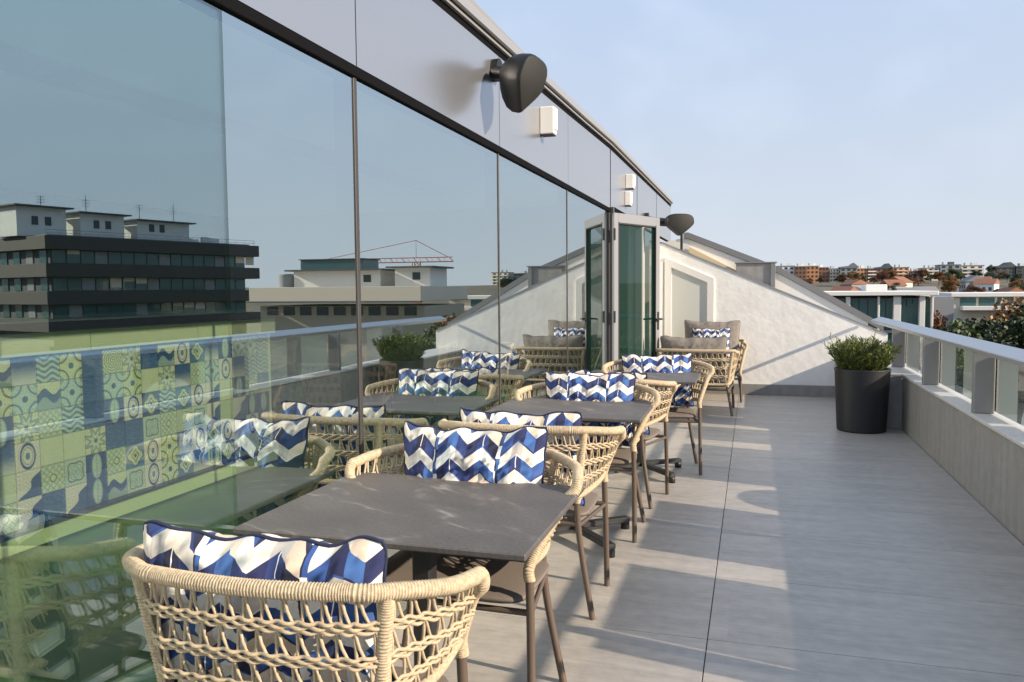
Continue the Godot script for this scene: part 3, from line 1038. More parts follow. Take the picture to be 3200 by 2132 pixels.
# wall loudspeaker: a shield-shaped grille in front, the case tapering to a ball joint behind; it faces its own +x
func speaker(label: String, at: Vector3, sc: float, aim: Basis, arm: Vector3) -> void:
	var o := thing("wall_speaker", label, "speaker", at, 0.0, "black speakers on the glass front")
	var ring := func(x: float, k: float, drop: float) -> Array:
		var out := []
		for s in 36:
			var an := TAU * s / 36
			var sy: float = sin(an)
			var y: float = (0.115 * pow(abs(sy), 0.75) if sy > 0 else -0.185 * pow(abs(sy), 1.15))
			var wz: float = 0.105 * sign(cos(an)) * pow(abs(cos(an)), 0.6) * (1.0 if y > -0.02 else clamp(1.0 - pow((-0.02 - y) / 0.19, 1.3), 0.05, 1.0))
			out.append(aim * Vector3(x, y * k + drop, wz * k) * sc)
		return out
	var hoop := [[0.066, 0.90, 0.0], [0.06, 0.97, 0.0], [0.045, 1.0, 0.0], [0.0, 0.99, 0.0], [-0.05, 0.90, 0.004], [-0.10, 0.70, 0.010], [-0.14, 0.46, 0.014], [-0.16, 0.22, 0.016]]
	var m := MB.new()
	for q in hoop:
		for p in ring.call(q[0], q[1], q[2]):
			m.vert(p, Vector3.ZERO)
	for k in hoop.size() - 1:
		for s in 36:
			var p0 := k * 36 + s
			var p1 := k * 36 + (s + 1) % 36
			m.n[p0] += (m.v[p0 + 36] - m.v[p0]).cross(m.v[p1] - m.v[p0])
			m.n[p0 + 36] += (m.v[p0 + 36] - m.v[p0]).cross(m.v[p1] - m.v[p0])
	for k in m.v.size():
		m.n[k] = m.n[k].normalized()
		if m.n[k].dot(m.v[k] - aim * Vector3(-0.05, 0, 0) * sc) < 0.0: m.n[k] = -m.n[k]
	for k in hoop.size() - 1:
		for s in 36:
			var p0 := k * 36 + s
			var p1 := k * 36 + (s + 1) % 36
			m.face(p0, p0 + 36, p1 + 36)
			m.face(p0, p1 + 36, p1)
	put("case", m.mesh(), M.heater_black, o)
	m = MB.new()
	var rim: Array = ring.call(0.066, 0.90, 0.0)
	var mid := m.vert(aim * Vector3(0.082, -0.01, 0) * sc, aim * Vector3.RIGHT)
	for p in rim:
		m.vert(p, (aim * Vector3.RIGHT + (p as Vector3).normalized() * 0.35).normalized())
	for s in 36:
		m.face(mid, 1 + s, 1 + (s + 1) % 36)
	put("grille", m.mesh(), M.grille, o)
	m = MB.new()
	m.tube(pts([arm, arm * 0.6 + aim * Vector3(-0.07, 0, 0) * sc, aim * Vector3(-0.14, 0.014, 0) * sc]), 0.036 * sc, 14)
	put("arm", m.mesh(), M.heater_black, o)
	m = MB.new()
	m.tube(pts([arm + Vector3(-0.002, 0, 0), arm + Vector3(0.05, 0, 0)]), 0.060 * sc, 20)
	put("wall_plate", m.mesh(), M.heater_black, o)

func build_fittings() -> void:
	speaker("large black speaker on the fascia above the second mullion", Vector3(-1.185, 2.53, -4.15), 1.03, Basis(Vector3.UP, -0.45) * Basis(Vector3.BACK, -0.25) * Basis(Vector3.RIGHT, -0.25), Vector3(-0.233, 0.10, -0.16))
	speaker("small far black speaker on a pole beside the end wall", Vector3(-0.95, 2.27, -10.72), 1.55, Basis(Vector3.UP, -1.15) * Basis.from_scale(Vector3(1.0, 0.62, 1.15)), Vector3(-0.456, 0.06, -0.12))
	var pm := MB.new()
	pm.tube(pts([Vector3(-0.925, 1.86, -10.93), Vector3(-0.925, 2.22, -10.93)]), 0.018, 10)
	solo("speaker_pole", pm.mesh(), M.heater_black, "thin black pole rising from end wall under the far speaker", "pole")
	for q in [["small white sensor box under the near speaker", Vector3(GX + 0.062, 2.555, -5.36), Vector3(0.10, 0.185, 0.085)], ["white box above the glass door, upper of two", Vector3(GX + 0.058, 2.63, -9.20), Vector3(0.09, 0.16, 0.12)], ["white box above the glass door, lower of two", Vector3(GX + 0.046, 2.43, -9.14), Vector3(0.066, 0.16, 0.11)]]:
		var o := thing("wall_box", q[0], "box", q[1], 0.0, "white boxes on the fascia")
		put("case", bx(Vector3.ZERO, q[2], 0.006), M.plastic_white, o)
		put("cover", bx(Vector3(q[2].x * 0.5 + 0.004, 0.012, 0), Vector3(0.008, q[2].y * 0.8, q[2].z * 0.8), 0.003), M.plastic_white, o)
		put("base_plate", bx(Vector3(0, -q[2].y * 0.5 - 0.004, 0), Vector3(q[2].x * 0.9, 0.008, q[2].z * 0.9), 0.002), M.gasket, o)

	# potted bush
	var p := thing("plant_pot", "round black plastic pot by the parapet near the end wall", "pot", Vector3(1.03, 0, -8.33))
	var m := MB.new()
	m.lathe(Vector3.ZERO, [Vector2(0, 0.0), Vector2(0.215, 0.0), Vector2(0.224, 0.012), Vector2(0.252, 0.585), Vector2(0.258, 0.60), Vector2(0.256, 0.61), Vector2(0.236, 0.61), Vector2(0.232, 0.56), Vector2(0.0, 0.56)], 48)
	put("pot_wall", m.mesh(), M.pot_plastic, p)
	m = MB.new()
	m.lathe(Vector3.ZERO, [Vector2(0.233, 0.566), Vector2(0.12, 0.575), Vector2(0.0, 0.58)], 32)
	put("soil", m.mesh(), M.soil, p)
	var bush := thing("potted_bush", "dense green needle-leaved bush growing in the black pot", "bush", Vector3(1.03, 0.575, -8.33))
	rng.seed = 5
	m = MB.new()
	m.colored = true
	var stems := MB.new()
	for k in 420:
		var an := rng.randf() * TAU
		var spread := sqrt(rng.randf())
		var base := Vector3(cos(an), 0, sin(an)) * spread * 0.19
		var lean := Vector3(cos(an), 0, sin(an)) * (0.15 + spread * 0.75) * rng.randf_range(0.5, 1.1)
		var hgt := rng.randf_range(0.20, 0.37) * (1.0 - 0.28 * spread)
		if k % 29 == 0: hgt *= 1.25
		var tip := base + lean * hgt * 0.75 + Vector3.UP * hgt
		stems.tube(pts([base, base.lerp(tip, 0.5) + Vector3(0, 0.01, 0), tip]), 0.0022, 4, false)
		var shade := rng.randf_range(0.6, 1.35)
		for s in 17:
			var f := 0.12 + 0.9 * s / 17.0
			var at := base.lerp(tip, min(f, 1.0))
			var dirn := ((tip - base).normalized() * rng.randf_range(0.45, 1.1) + Vector3(rng.randf_range(-1, 1), rng.randf_range(-0.25, 0.5), rng.randf_range(-1, 1))).normalized()
			var lenl := rng.randf_range(0.034, 0.068)
			var side := dirn.cross(Vector3(rng.randf_range(-1, 1), rng.randf_range(-1, 1), rng.randf_range(-1, 1))).normalized() * 0.0052
			var nn := dirn.cross(side).normalized()
			var g := shade * rng.randf_range(0.8, 1.2)
			m.col = Color(0.105 * g, 0.140 * g, 0.020 * g)
			var a := m.vert(at, nn)
			var b := m.vert(at + dirn * lenl * 0.5 + side, nn)
			var c2 := m.vert(at + dirn * lenl, nn)
			var d2 := m.vert(at + dirn * lenl * 0.5 - side, nn)
			m.face(a, b, c2); m.face(a, c2, d2)
	var lf := put("foliage", m.mesh(), M.leaf_bush, bush)
	lf.set_meta("kind", "stuff")
	put("stems", stems.mesh(), M.bark, bush).set_meta("kind", "stuff")

func build_furniture() -> void:
	var S := {"hb": 0.285, "ha": 0.41, "hl": 0.305, "yt": 0.815, "ya": 0.785, "yl": 0.555, "zb": 0.245, "zc": 0.02, "zf": -0.18, "r": 0.0178, "k": 1.0, "rows": 3, "nodes": 28, "fx": 0.315, "ys": 0.455, "pad": 0.05}
	var dining := "woven dining chairs at the slab tables"
	var A := woven_chair("woven_chair", "nearest cream rope armchair, seen from behind at the bottom of view", dining, S)
	A.position = Vector3(-0.972, 0, -1.575)
	A.rotation.y = 0.05
	var spots := [
		["cream rope armchair tucked under far side of the nearest table, facing viewer", Vector3(-0.95, 0, -2.48), PI - 0.02],
		["cream rope armchair with its back to the nearest pair, before the second table", Vector3(-0.955, 0, -3.42), 0.02],
		["cream rope armchair tucked under far side of the second table, facing viewer", Vector3(-0.925, 0, -4.50), PI],
		["cream rope armchair turned slightly to the right before the third table", Vector3(-0.885, 0, -5.24), -0.16],
		["cream rope armchair at far side of the third table, angled toward viewer", Vector3(-0.70, 0, -6.17), PI + 0.14]]
	for q in spots:
		copy(A, q[0], q[1], q[2])
	var t := make_table()
	t.set_meta("label", "nearest dark grey slab table with pale veins")
	t.position = Vector3(-0.955, 0, -2.195)
	copy(t, "second dark grey slab table along the glass front", Vector3(-0.955, 0, -4.29), 0.0)
	copy(t, "third, farthest dark grey slab table before the lounge chairs", Vector3(-0.80, 0, -5.98), 0.0)
	# pillows lean on the backs: chair A and those like it face -z, the others +z
	pillow("zigzag pillow in the nearest chair, seen over its back rail", Vector3(-1.0, 0.675, -1.455), 0.06, 0.16, 0.585, 0.45, 0.0, 1)
	pillow("large zigzag pillow facing viewer behind the nearest table", Vector3(-0.945, 0.70, -2.60), -0.03, -0.16, 0.56, 0.45, 0.02, 2)
	pillow("zigzag pillow in the chair before the second table, mostly behind its rail", Vector3(-0.965, 0.665, -3.30), 0.02, 0.16, 0.56, 0.44, 0.0, 3)
	pillow("zigzag pillow facing viewer behind the second table", Vector3(-0.93, 0.69, -4.62), 0.0, -0.16, 0.56, 0.44, 0.0, 4)
	pillow("zigzag pillow in the chair before the third table", Vector3(-0.905, 0.66, -5.125), -0.16, 0.16, 0.56, 0.43, 0.0, 5)
	pillow("zigzag pillow facing viewer behind the third table", Vector3(-0.715, 0.675, -6.285), 0.14, -0.18, 0.56, 0.43, 0.03, 6)

	# lounge chairs: wider, lower, with thick grey cushions
	var Lg := {"hb": 0.40, "ha": 0.45, "hl": 0.385, "yt": 0.72, "ya": 0.68, "yl": 0.38, "zb": 0.36, "zc": 0.02, "zf": -0.30, "r": 0.019, "k": 1.15, "rows": 3, "nodes": 26, "fx": 0.40, "ys": 0.34, "pad": 0.10}
	var lounge := woven_chair("lounge_chair", "wide rope lounge chair with its back to viewer before the end wall", "rope lounge chairs", Lg)
	lounge.position = Vector3(-0.60, 0, -9.18)
	var lo2 := copy(lounge, "wide rope lounge chair against the end wall, facing viewer", Vector3(-0.52, 0, -10.33), PI)
	pillow("plump grey back cushion in the lounge chair seen from behind", Vector3(-0.62, 0.65, -8.96), 0.0, 0.22, 0.74, 0.46, 0.0, 7, "grey_fabric", "grey lounge cushions", 0.24)
	pillow("plump grey back cushion in the lounge chair by the end wall", Vector3(-0.50, 0.72, -10.52), 0.0, -0.2, 0.72, 0.54, 0.0, 8, "grey_fabric", "grey lounge cushions", 0.24)
	pillow("small zigzag pillow in the lounge chair by the end wall", Vector3(-0.50, 0.69, -10.34), 0.05, -0.25, 0.48, 0.42, 0.0, 9)
	# inside, behind the tinted panes
	copy(lounge, "rope lounge chair inside with its back to the tinted glass", Vector3(-3.75, 0, -6.85), 0.35)
	copy(lounge, "rope lounge chair inside, nearest behind the first mullion", Vector3(-4.7, 0, -6.5), PI + 0.3)
	copy(lounge, "rope lounge chair inside holding a plain blue cushion", Vector3(-3.3, 0, -9.2), PI)
	pillow("grey cushion on inside lounge chair with back to the glass", Vector3(-3.70, 0.66, -6.64), 0.35, 0.2, 0.74, 0.46, 0.0, 7, "grey_fabric", "grey lounge cushions", 0.24)
	pillow("grey cushion on the inside lounge chair behind first mullion", Vector3(-4.64, 0.68, -6.70), 0.3, -0.2, 0.74, 0.54, 0.0, 8, "grey_fabric", "grey lounge cushions", 0.24)
	pillow("zigzag pillow on the inside lounge chair behind first mullion", Vector3(-4.70, 0.67, -6.5), 0.3, -0.25, 0.5, 0.42, 0.0, 9)
	pillow("plain blue cushion on a lounge chair inside", Vector3(-3.3, 0.68, -9.40), 0.0, -0.2, 0.6, 0.48, 0.0, 8, "blue_fabric", "blue cushions inside", 0.2)

# ------------------------------------------------------------------ town
func ground_y(x: float, z: float) -> float:
	var d := sqrt(x * x + z * z)
	var f: float = smoothstep(225.0, 590.0, d)
	return -16.0 + 20.2 * f + (sin(x * 0.011) * cos(z * 0.009)) * 2.0 * f

func build_ground() -> void:
	var m := MB.new()
	var rings := [0.0, 30.0, 60.0, 100.0, 150.0, 200.0, 260.0, 320.0, 390.0, 460.0, 530.0, 600.0, 680.0, 800.0, 1100.0, 1800.0, 4000.0]
	var n := 72
	for r in rings:
		for k in n + 1:
			var an := TAU * k / n
			var p := Vector3(cos(an) * r, 0, sin(an) * r)
			p.y = ground_y(p.x, p.z) if r <= 680 else ground_y(p.x, p.z) - (r - 680) * 0.02
			m.vert(p, Vector3.UP)
	for q in rings.size() - 1:
		for k in n:
			var a := q * (n + 1) + k
			m.face(a, a + n + 1, a + n + 2)
			m.face(a, a + n + 2, a + 1)
	solo("town_ground", m.mesh(), M.earth, "", "", Vector3.ZERO, Basis(), "", "structure")
	solo("road", bx(Vector3(0, 0.06, 0), Vector3(14, 0.12, 120)), M.asphalt, "", "", Vector3(28, -16.05, -70), Basis(Vector3.UP, -0.25), "", "structure")

# a block of flats: wall box, flat or hipped roof, windows as pieces, optional balconies
var unit := {}
func unit_box(w: float, h: float, d: float, bevel := 0.0) -> ArrayMesh:
	var key := "%.2f_%.2f_%.2f" % [w, h, d]
	if not unit.has(key): unit[key] = bx(Vector3.ZERO, Vector3(w, h, d), bevel)
	return unit[key]

func block(label: String, at: Vector3, size: Vector3, turn: float, wall: String, floors: int, bays: int, group: String, opt := {}) -> Node3D:
	var o := thing("apartment_block", label, "building", at, turn, group)
	var w := size.x
	var h := size.y
	var d := size.z
	var below: float = opt.get("below", 4.0)
	put("wall", bx(Vector3(0, (h - below) * 0.5, -d * 0.5), Vector3(w, h + below, d)), M[wall], o)
	var roof: String = opt.get("roof", "flat")
	if roof == "flat":
		var rf := put("roof", bx(Vector3(0, h + 0.2, -d * 0.5), Vector3(w + 0.6, 0.4, d + 0.6)), M[opt.get("roof_mat", "roof_grey")], o)
		put("roof_hut", bx(Vector3(w * opt.get("hut", 0.15), h + 1.3, -d * 0.5), Vector3(w * 0.25, 1.9, d * 0.3)), M[opt.get("hut_mat", "far_white")], rf)
		put("chimney", bx(Vector3(-w * 0.28, h + 1.2, -d * 0.4), Vector3(0.9, 2.0, 0.9)), M.far_grey, rf)
	else:
		var m := MB.new()
		# lean-to roof rising to one side, as on the terraces of flats far off
		m.extrude(PackedVector2Array([Vector2(-w * 0.5 - 0.4, h), Vector2(w * 0.5 + 0.4, h), Vector2(w * 0.5 + 0.4, h + 1.0), Vector2(w * 0.28, h + 3.6), Vector2(w * 0.05, h + 1.6), Vector2(-w * 0.5 - 0.4, h + 0.9)]), -d - 0.4, 0.4)
		put("roof", m.mesh(), M[opt.get("roof_mat", "roof_grey")], o)
	var fh: float = h / floors
	var bw: float = w / bays
	var win := unit_box(bw * opt.get("win_w", 0.5), fh * 0.52, 0.12)
	var balc: String = opt.get("balcony", "")
	for fl in floors:
		for b in bays:
			var x := -w * 0.5 + bw * (b + 0.5)
			put("window", win, M[opt.get("win_mat", "far_window")], o, Vector3(x, fh * (fl + 0.5), 0.02))
		if balc:
			put("balcony", unit_box(w * opt.get("balcony_w", 0.96), fh * 0.34, 1.5), M[balc], o, Vector3(0, fh * fl + fh * 0.12, 0.75))
		for b in 3:
			put("window", unit_box(0.12, fh * 0.5, d * 0.16), M.far_window, o, Vector3(w * 0.5 + 0.02, fh * (fl + 0.5), -d * (0.2 + 0.3 * b)))
			put("window", unit_box(0.12, fh * 0.5, d * 0.16), M.far_window, o, Vector3(-w * 0.5 - 0.02, fh * (fl + 0.5), -d * (0.2 + 0.3 * b)))
	return o

func build_skyline() -> void:
	# label, x from, x to, top height, wall, options
	var far := "flats along the far ridge"
	var rows := [
		["cream white block at the left end of the far ridge", 17.0, 28.5, 16.6, "far_white", {"hut": 0.2}],
		["brown block with pale roof between white and orange blocks on ridge", 28.8, 36.0, 16.2, "far_brown", {"roof_mat": "far_cream"}],
		["bright orange block left on the far ridge", 36.3, 44.5, 16.4, "far_orange", {"roof_mat": "far_white"}],
		["second brown block, right beside the bright orange one on ridge", 44.8, 51.5, 15.4, "far_brown", {"roof_mat": "far_white", "hut": -0.2}],
		["small white block with balconies left of the grey roofed block", 52.0, 58.0, 14.2, "far_white", {"balcony": "far_cream"}],
		["grey block with leaning roof and mast left of centre on ridge", 58.5, 69.5, 14.6, "far_grey", {"roof": "lean"}],
		["orange block beside white balconies on the far ridge", 69.8, 76.2, 14.2, "far_orange", {"roof_mat": "far_cream"}],
		["narrow block with stacked white balconies on the far ridge", 76.5, 82.0, 14.0, "far_brown", {"balcony": "far_white", "roof_mat": "far_grey"}],
		["red-brown block under dark leaning roof on the ridge", 82.3, 92.0, 14.0, "far_brown", {"roof": "lean", "roof_mat": "far_dark"}],
		["apricot block with cream balconies in middle of the ridge", 92.3, 102.5, 14.4, "far_orange", {"balcony": "far_cream", "balcony_w": 0.6}],
		["low grey brown block right of the apricot one on ridge", 103.0, 110.0, 11.6, "far_grey", {"roof_mat": "roof_tile"}],
		["cream block with long balconies left of the tall grey one", 110.4, 120.5, 13.6, "far_cream", {"balcony": "far_white"}],
		["tall grey block beside the white balconied one on ridge", 121.0, 133.5, 15.6, "far_grey", {"hut_mat": "far_dark"}],
		["stepped white block with full balconies right on the ridge", 134.0, 147.5, 14.9, "far_cream", {"balcony": "far_white"}],
		["dark grey block behind a tree near right edge on ridge", 153.5, 166.0, 13.4, "far_dark", {"roof": "lean", "roof_mat": "far_dark"}],
		["dark block with pale hut at right edge of the ridge", 166.5, 178.0, 14.0, "far_dark", {"hut": -0.1}],
		["cream block past the right edge of the ridge", 182.0, 196.0, 15.0, "far_cream", {"balcony": "far_white"}]]
	for q in rows:
		var x: float = (q[1] + q[2]) * 0.5
		var gy := ground_y(x, -600.0)
		block(q[0], Vector3(x, gy, -600.0 + 3.0 * sin(x)), Vector3(q[2] - q[1], q[3] - gy, 13.0), 0.0 if int(x) % 2 == 0 else 0.06, q[4], 4, 3, far, q[5])
	# roofs of nearer streets between the ridge and the office building
	var g2 := "low roofs before the ridge"
	rows = [["white flat-roofed shed under the ridge, left", 23.0, 36.0, -0.5, "far_white", -470.0], ["grey shed roof behind the glazed office", 50.0, 72.0, -4.0, "far_grey", -330.0], ["tiled villa behind the office building", 60.0, 74.0, -3.0, "far_cream", -380.0],
		["pale villa with dark roof right of centre", 92.0, 106.0, -2.0, "far_white", -440.0], ["long grey warehouse below the white flats", 96.0, 124.0, -5.5, "far_grey", -380.0], ["cream villa below the dark blocks", 128.0, 142.0, -2.5, "far_cream", -450.0],
		["grey shed at right edge below the ridge", 118.0, 145.0, -6.0, "roof_grey", -400.0]]
	for q in rows:
		var x: float = (q[1] + q[2]) * 0.5
		var gy: float = min(ground_y(x, q[5]), q[3] - 5.0)
		block(q[0], Vector3(x, gy, q[5]), Vector3(q[2] - q[1], q[3] - gy, 14.0), 0.05, q[4], 2, 5, g2, {"roof_mat": "roof_tile" if "villa" in q[0] else "roof_grey"})

func build_suburb() -> void:
	# small houses and trees on the slope between the office building and the ridge
	var rg := RandomNumberGenerator.new()
	rg.seed = 77
	var hip := []
	var place := func(q: float) -> String:
		return ["just right of the end wall", "above left half of the glazed office", "above right half of the glazed office", "above the stair tower", "above the cream building", "near the right edge"][int(clamp((q - 0.03) / 0.047, 0, 5))]
	for v in 2:
		var m := MB.new()
		m.extrude(PackedVector2Array([Vector2(-5.6, 0), Vector2(5.6, 0), Vector2(0, 2.4 + v * 0.6)]), -4.6, 4.6)
		hip.append(m.mesh())
	var wall := bx(Vector3(0, 2.0, 0), Vector3(10, 8, 8.4))
	var walls := ["far_white", "far_cream", "far_white", "far_grey", "far_cream"]
	for k in 24:
		var d := rg.randf_range(210.0, 440.0)
		var x := d * rg.randf_range(0.035, 0.305)
		var o := thing("small_house", "small %s house with %s roof below the ridge, %s" % [["white", "cream", "white", "grey", "cream"][k % 5], "red" if k % 3 else "grey", place.call(x / d)], "house", Vector3(x, ground_y(x, -d) + 1.0, -d), rg.randf() * TAU, "small houses on the slope below the ridge")
		put("wall", wall, M[walls[k % 5]], o)
		put("roof", hip[k % 2], M["roof_tile" if k % 3 else "roof_grey"], o, Vector3(0, 6.0, 0))
		for w in 3:
			put("window", unit_box(1.3, 1.6, 0.12), M.far_window, o, Vector3(-3.2 + 3.2 * w, 3.6, 4.22))
			put("window", unit_box(0.12, 1.6, 1.3), M.far_window, o, Vector3(5.02, 3.6, -2.6 + 2.6 * w))
	for k in 84:
		var d := rg.randf_range(190.0, 480.0) if k % 2 else rg.randf_range(470.0, 580.0)
		var x := d * rg.randf_range(0.03, 0.31)
		tree("%s %s tree %s, %s" % ["broad" if k % 3 == 0 else "small", ["dark green", "green", "russet", "deep green", "orange"][k % 5], "at foot of the ridge" if d > 465.0 else ("halfway up the slope" if d > 320.0 else "low on the slope"), place.call(x / d)], Vector3(x, ground_y(x, -d) - 1.0, -d), (rg.randf_range(7.5, 12.0) if k % 2 else rg.randf_range(4.0, 6.5)), rg.randf_range(0.9, 1.4), ["leaf_dark", "leaf_green", "leaf_russet", "leaf_dark", "leaf_autumn"][k % 5], k, "trees on the slope below the ridge")

func build_office() -> void:
	# glazed office building below the far railing
	var o := thing("office_building", "glazed office building with white columns beyond the railing", "building", Vector3(0, 0, -70))
	put("core", bx(Vector3(9.8, -8.0, -6.2), Vector3(7.6, 17.2, 11.0)), M.far_dark, o)
	var rf := put("roof", bx(Vector3(9.8, 0.86, -5.6), Vector3(8.4, 0.34, 12.6), 0.03), M.far_white, o)
	put("roof_hut", bx(Vector3(10.2, 1.3, -6.0), Vector3(1.7, 0.6, 3.0), 0.05), M.far_white, rf)
	for q in [[5.9, 0.2], [7.46, 0.32], [9.75, 0.14], [11.11, 0.54], [12.92, 0.4], [13.65, 0.14]]:
		put("column", bx(Vector3(q[0], -7.7, 0.1), Vector3(q[1], 16.6, 0.5), 0.02), M.far_white, o)
	for fl in 4:
		var y := 0.55 - fl * 2.9
		put("floor_band", bx(Vector3(9.8, y - 2.78, 0.0), Vector3(7.7, 0.22, 0.3)), M.far_grey, o)
		for q in [[6.0, 7.3, 2], [7.62, 9.68, 3], [9.82, 10.84, 2], [11.38, 12.72, 3], [13.12, 13.58, 1]]:
			var n: int = q[2]
			var w: float = (q[1] - q[0]) / n
			for k in n:
				put("window", unit_box(w - 0.05, 2.52, 0.06), M.teal_window, o, Vector3(q[0] + w * (k + 0.5), y - 1.35, -0.12))
	o = thing("cream_terrace_house", "long cream building with strip of teal windows right of the office", "building", Vector3(0, 0, -95))
	put("wall", bx(Vector3(27.5, -8.3, -5.0), Vector3(14.0, 17.0, 10.0)), M.far_cream, o)
	put("parapet", bx(Vector3(27.5, 0.46, -4.9), Vector3(14.4, 0.42, 10.6), 0.03), M.far_white, o)
	for k in 6:
		put("window", unit_box(1.5, 0.85, 0.1), M.teal_window, o, Vector3(22.0 + k * 1.75, -0.28, 0.03))
		put("window", unit_box(1.1, 1.4, 0.1), M.far_window, o, Vector3(22.0 + k * 1.75, -3.2, 0.03))
	put("balcony", bx(Vector3(27.0, -0.95, 0.6), Vector3(11.5, 0.42, 1.2), 0.02), M.far_white, o)
	put("awning", bx(Vector3(30.0, -1.5, 0.9), Vector3(6.0, 0.12, 1.8), 0.02), M.roof_tile, o)
	o = thing("brick_stair_tower", "narrow brown stair tower between office and cream building", "building", Vector3(15.2, -16, -84))
	put("wall", bx(Vector3(0, 8.1, -2), Vector3(2.0, 16.2, 4.0)), M.far_brown, o)
	put("roof", bx(Vector3(0, 16.3, -2), Vector3(2.3, 0.2, 4.3)), M.roof_tile, o)
	put("wall", bx(Vector3(2.1, 8.2, -2.6), Vector3(2.2, 16.4, 4.0)), M.far_grey, o)
	for k in 4:
		put("window", unit_box(0.7, 1.2, 0.1), M.far_window, o, Vector3(0.1, 15.0 - k * 2.9, 0.03))
	o = thing("dark_pavilion", "low dark grey pavilion roof among trees right of the office", "building", Vector3(19.3, -16, -72))
	put("wall", bx(Vector3(0, 6.9, -3), Vector3(7.0, 13.8, 6.0)), M.far_dark, o)
	put("roof", bx(Vector3(0, 13.9, -2.8), Vector3(7.8, 0.3, 7.0), 0.03), M.roof_grey, o)
	for k in 4:
		put("window", unit_box(1.1, 1.2, 0.1), M.far_window, o, Vector3(-2.6 + k * 1.7, 12.8, 0.03))

# a tree: trunk, limbs and a crown of leaf-sized faces gathered in clumps
var crowns := []
func tree_parts(sd: int) -> Array:
	rng.seed = sd
	var trunk := MB.new()
	trunk.tube(curve([Vector3(0, 0, 0), Vector3(0.05, 0.25, 0.02), Vector3(0.02, 0.5, -0.02)], 0.06), [0.035, 0.03, 0.028, 0.026, 0.024, 0.022, 0.02, 0.018, 0.016].slice(0, 9), 6, false)
	var leaf := MB.new()
	leaf.colored = true
	for k in 22:
		var an := rng.randf() * TAU
		var el := rng.randf_range(-0.35, 1.2)
		var rad := rng.randf_range(0.16, 0.34)
		var ce := Vector3(cos(an) * cos(el) * rad, 0.68 + sin(el) * rad * 0.95, sin(an) * cos(el) * rad)
		if k < 9:
			trunk.tube(pts([Vector3(0.02, 0.36 + 0.02 * k, 0), ce]), [0.011, 0.004], 4, false)
		var size := rng.randf_range(0.08, 0.15)
		var tone := rng.randf_range(0.5, 0.85)
		for s in 430:
			var dv := Vector3(rng.randfn(), rng.randfn(), rng.randfn()).normalized() * pow(rng.randf(), 0.45) * size
			dv.y *= 0.75
			var p := ce + dv
			var q := tone * rng.randf_range(0.6, 1.25)
			leaf.col = Color(q * rng.randf_range(0.85, 1.1), q, q * 0.95)
			var a := Vector3(rng.randf_range(-1, 1), rng.randf_range(-0.6, 0.6), rng.randf_range(-1, 1)).normalized() * 0.0105
			var b := a.cross(Vector3(rng.randf_range(-1, 1), rng.randf_range(-1, 1), rng.randf_range(-1, 1))).normalized() * 0.0075
			leaf.quad(p - a - b, p + a - b, p + a + b, p - a + b, (a.cross(b)).normalized())
	return [trunk.mesh(), leaf.mesh()]

func tree(label: String, at: Vector3, h: float, wide: float, leaf: String, variant: int, group: String) -> void:
	if crowns.is_empty():
		for k in 3: crowns.append(tree_parts(40 + k))
	var o := thing("tree", label, "tree", at, variant * 1.3, group)
	var sc := Basis().scaled(Vector3(h * wide, h, h * wide))
	put("trunk", crowns[variant % 3][0], M.bark, o, Vector3.ZERO, sc)
	put("crown", crowns[variant % 3][1], M[leaf], o, Vector3.ZERO, sc).set_meta("kind", "stuff")

func build_trees() -> void:
	var near := "trees beyond the railing"
	for q in [["big dark evergreen tree beyond the railing, right of the office", 16.0, -62.0, 15.4, 1.0, "leaf_dark"], ["green tree just left of the big dark evergreen", 13.4, -60.0, 14.4, 0.75, "leaf_green"], ["orange autumn tree behind the dark evergreen", 19.8, -66.0, 15.9, 0.8, "leaf_autumn"],
		["green tree at right edge before the orange one", 20.0, -58.0, 15.0, 0.7, "leaf_green"], ["dark tree against the grey pavilion", 17.8, -66.0, 15.6, 0.7, "leaf_dark"], ["russet tree at the foot of the stair tower", 14.6, -70.0, 14.6, 0.6, "leaf_russet"], ["dark tree lowest on the right beyond the handrail", 17.4, -55.0, 14.2, 0.8, "leaf_dark"]]:
		tree(q[0], Vector3(q[1], -16, q[2]), q[3], q[4], q[5], int(q[1] * 3), near)
	var rid := "autumn trees below the ridge"
	var names := ["left end of", "second from left in", "third from left in", "fourth from left in", "left of centre in", "centre of", "right of centre in", "fourth from right in", "third from right in", "second from right in", "right end of"]
	for k in 11:
		var x := 52.0 + k * 5.6
		var z := -520.0 + 12.0 * sin(k * 2.3)
		tree("autumn tree, %s the strip below the ridge flats" % names[k], Vector3(x, ground_y(x, z) - 1.5, z), 8.5 + 1.8 * sin(k * 1.7), 1.1, ["leaf_russet", "leaf_autumn", "leaf_dark", "leaf_russet"][k % 4], k, rid)
	tree("round green tree between white flats and dark block on ridge", Vector3(150.0, ground_y(150, -590), -590.0), 9.5, 0.9, "leaf_dark", 1, rid)
	tree("low green tree before the white flats on ridge", Vector3(134.0, ground_y(134, -560) - 2.0, -560.0), 8.5, 1.1, "leaf_dark", 2, rid)

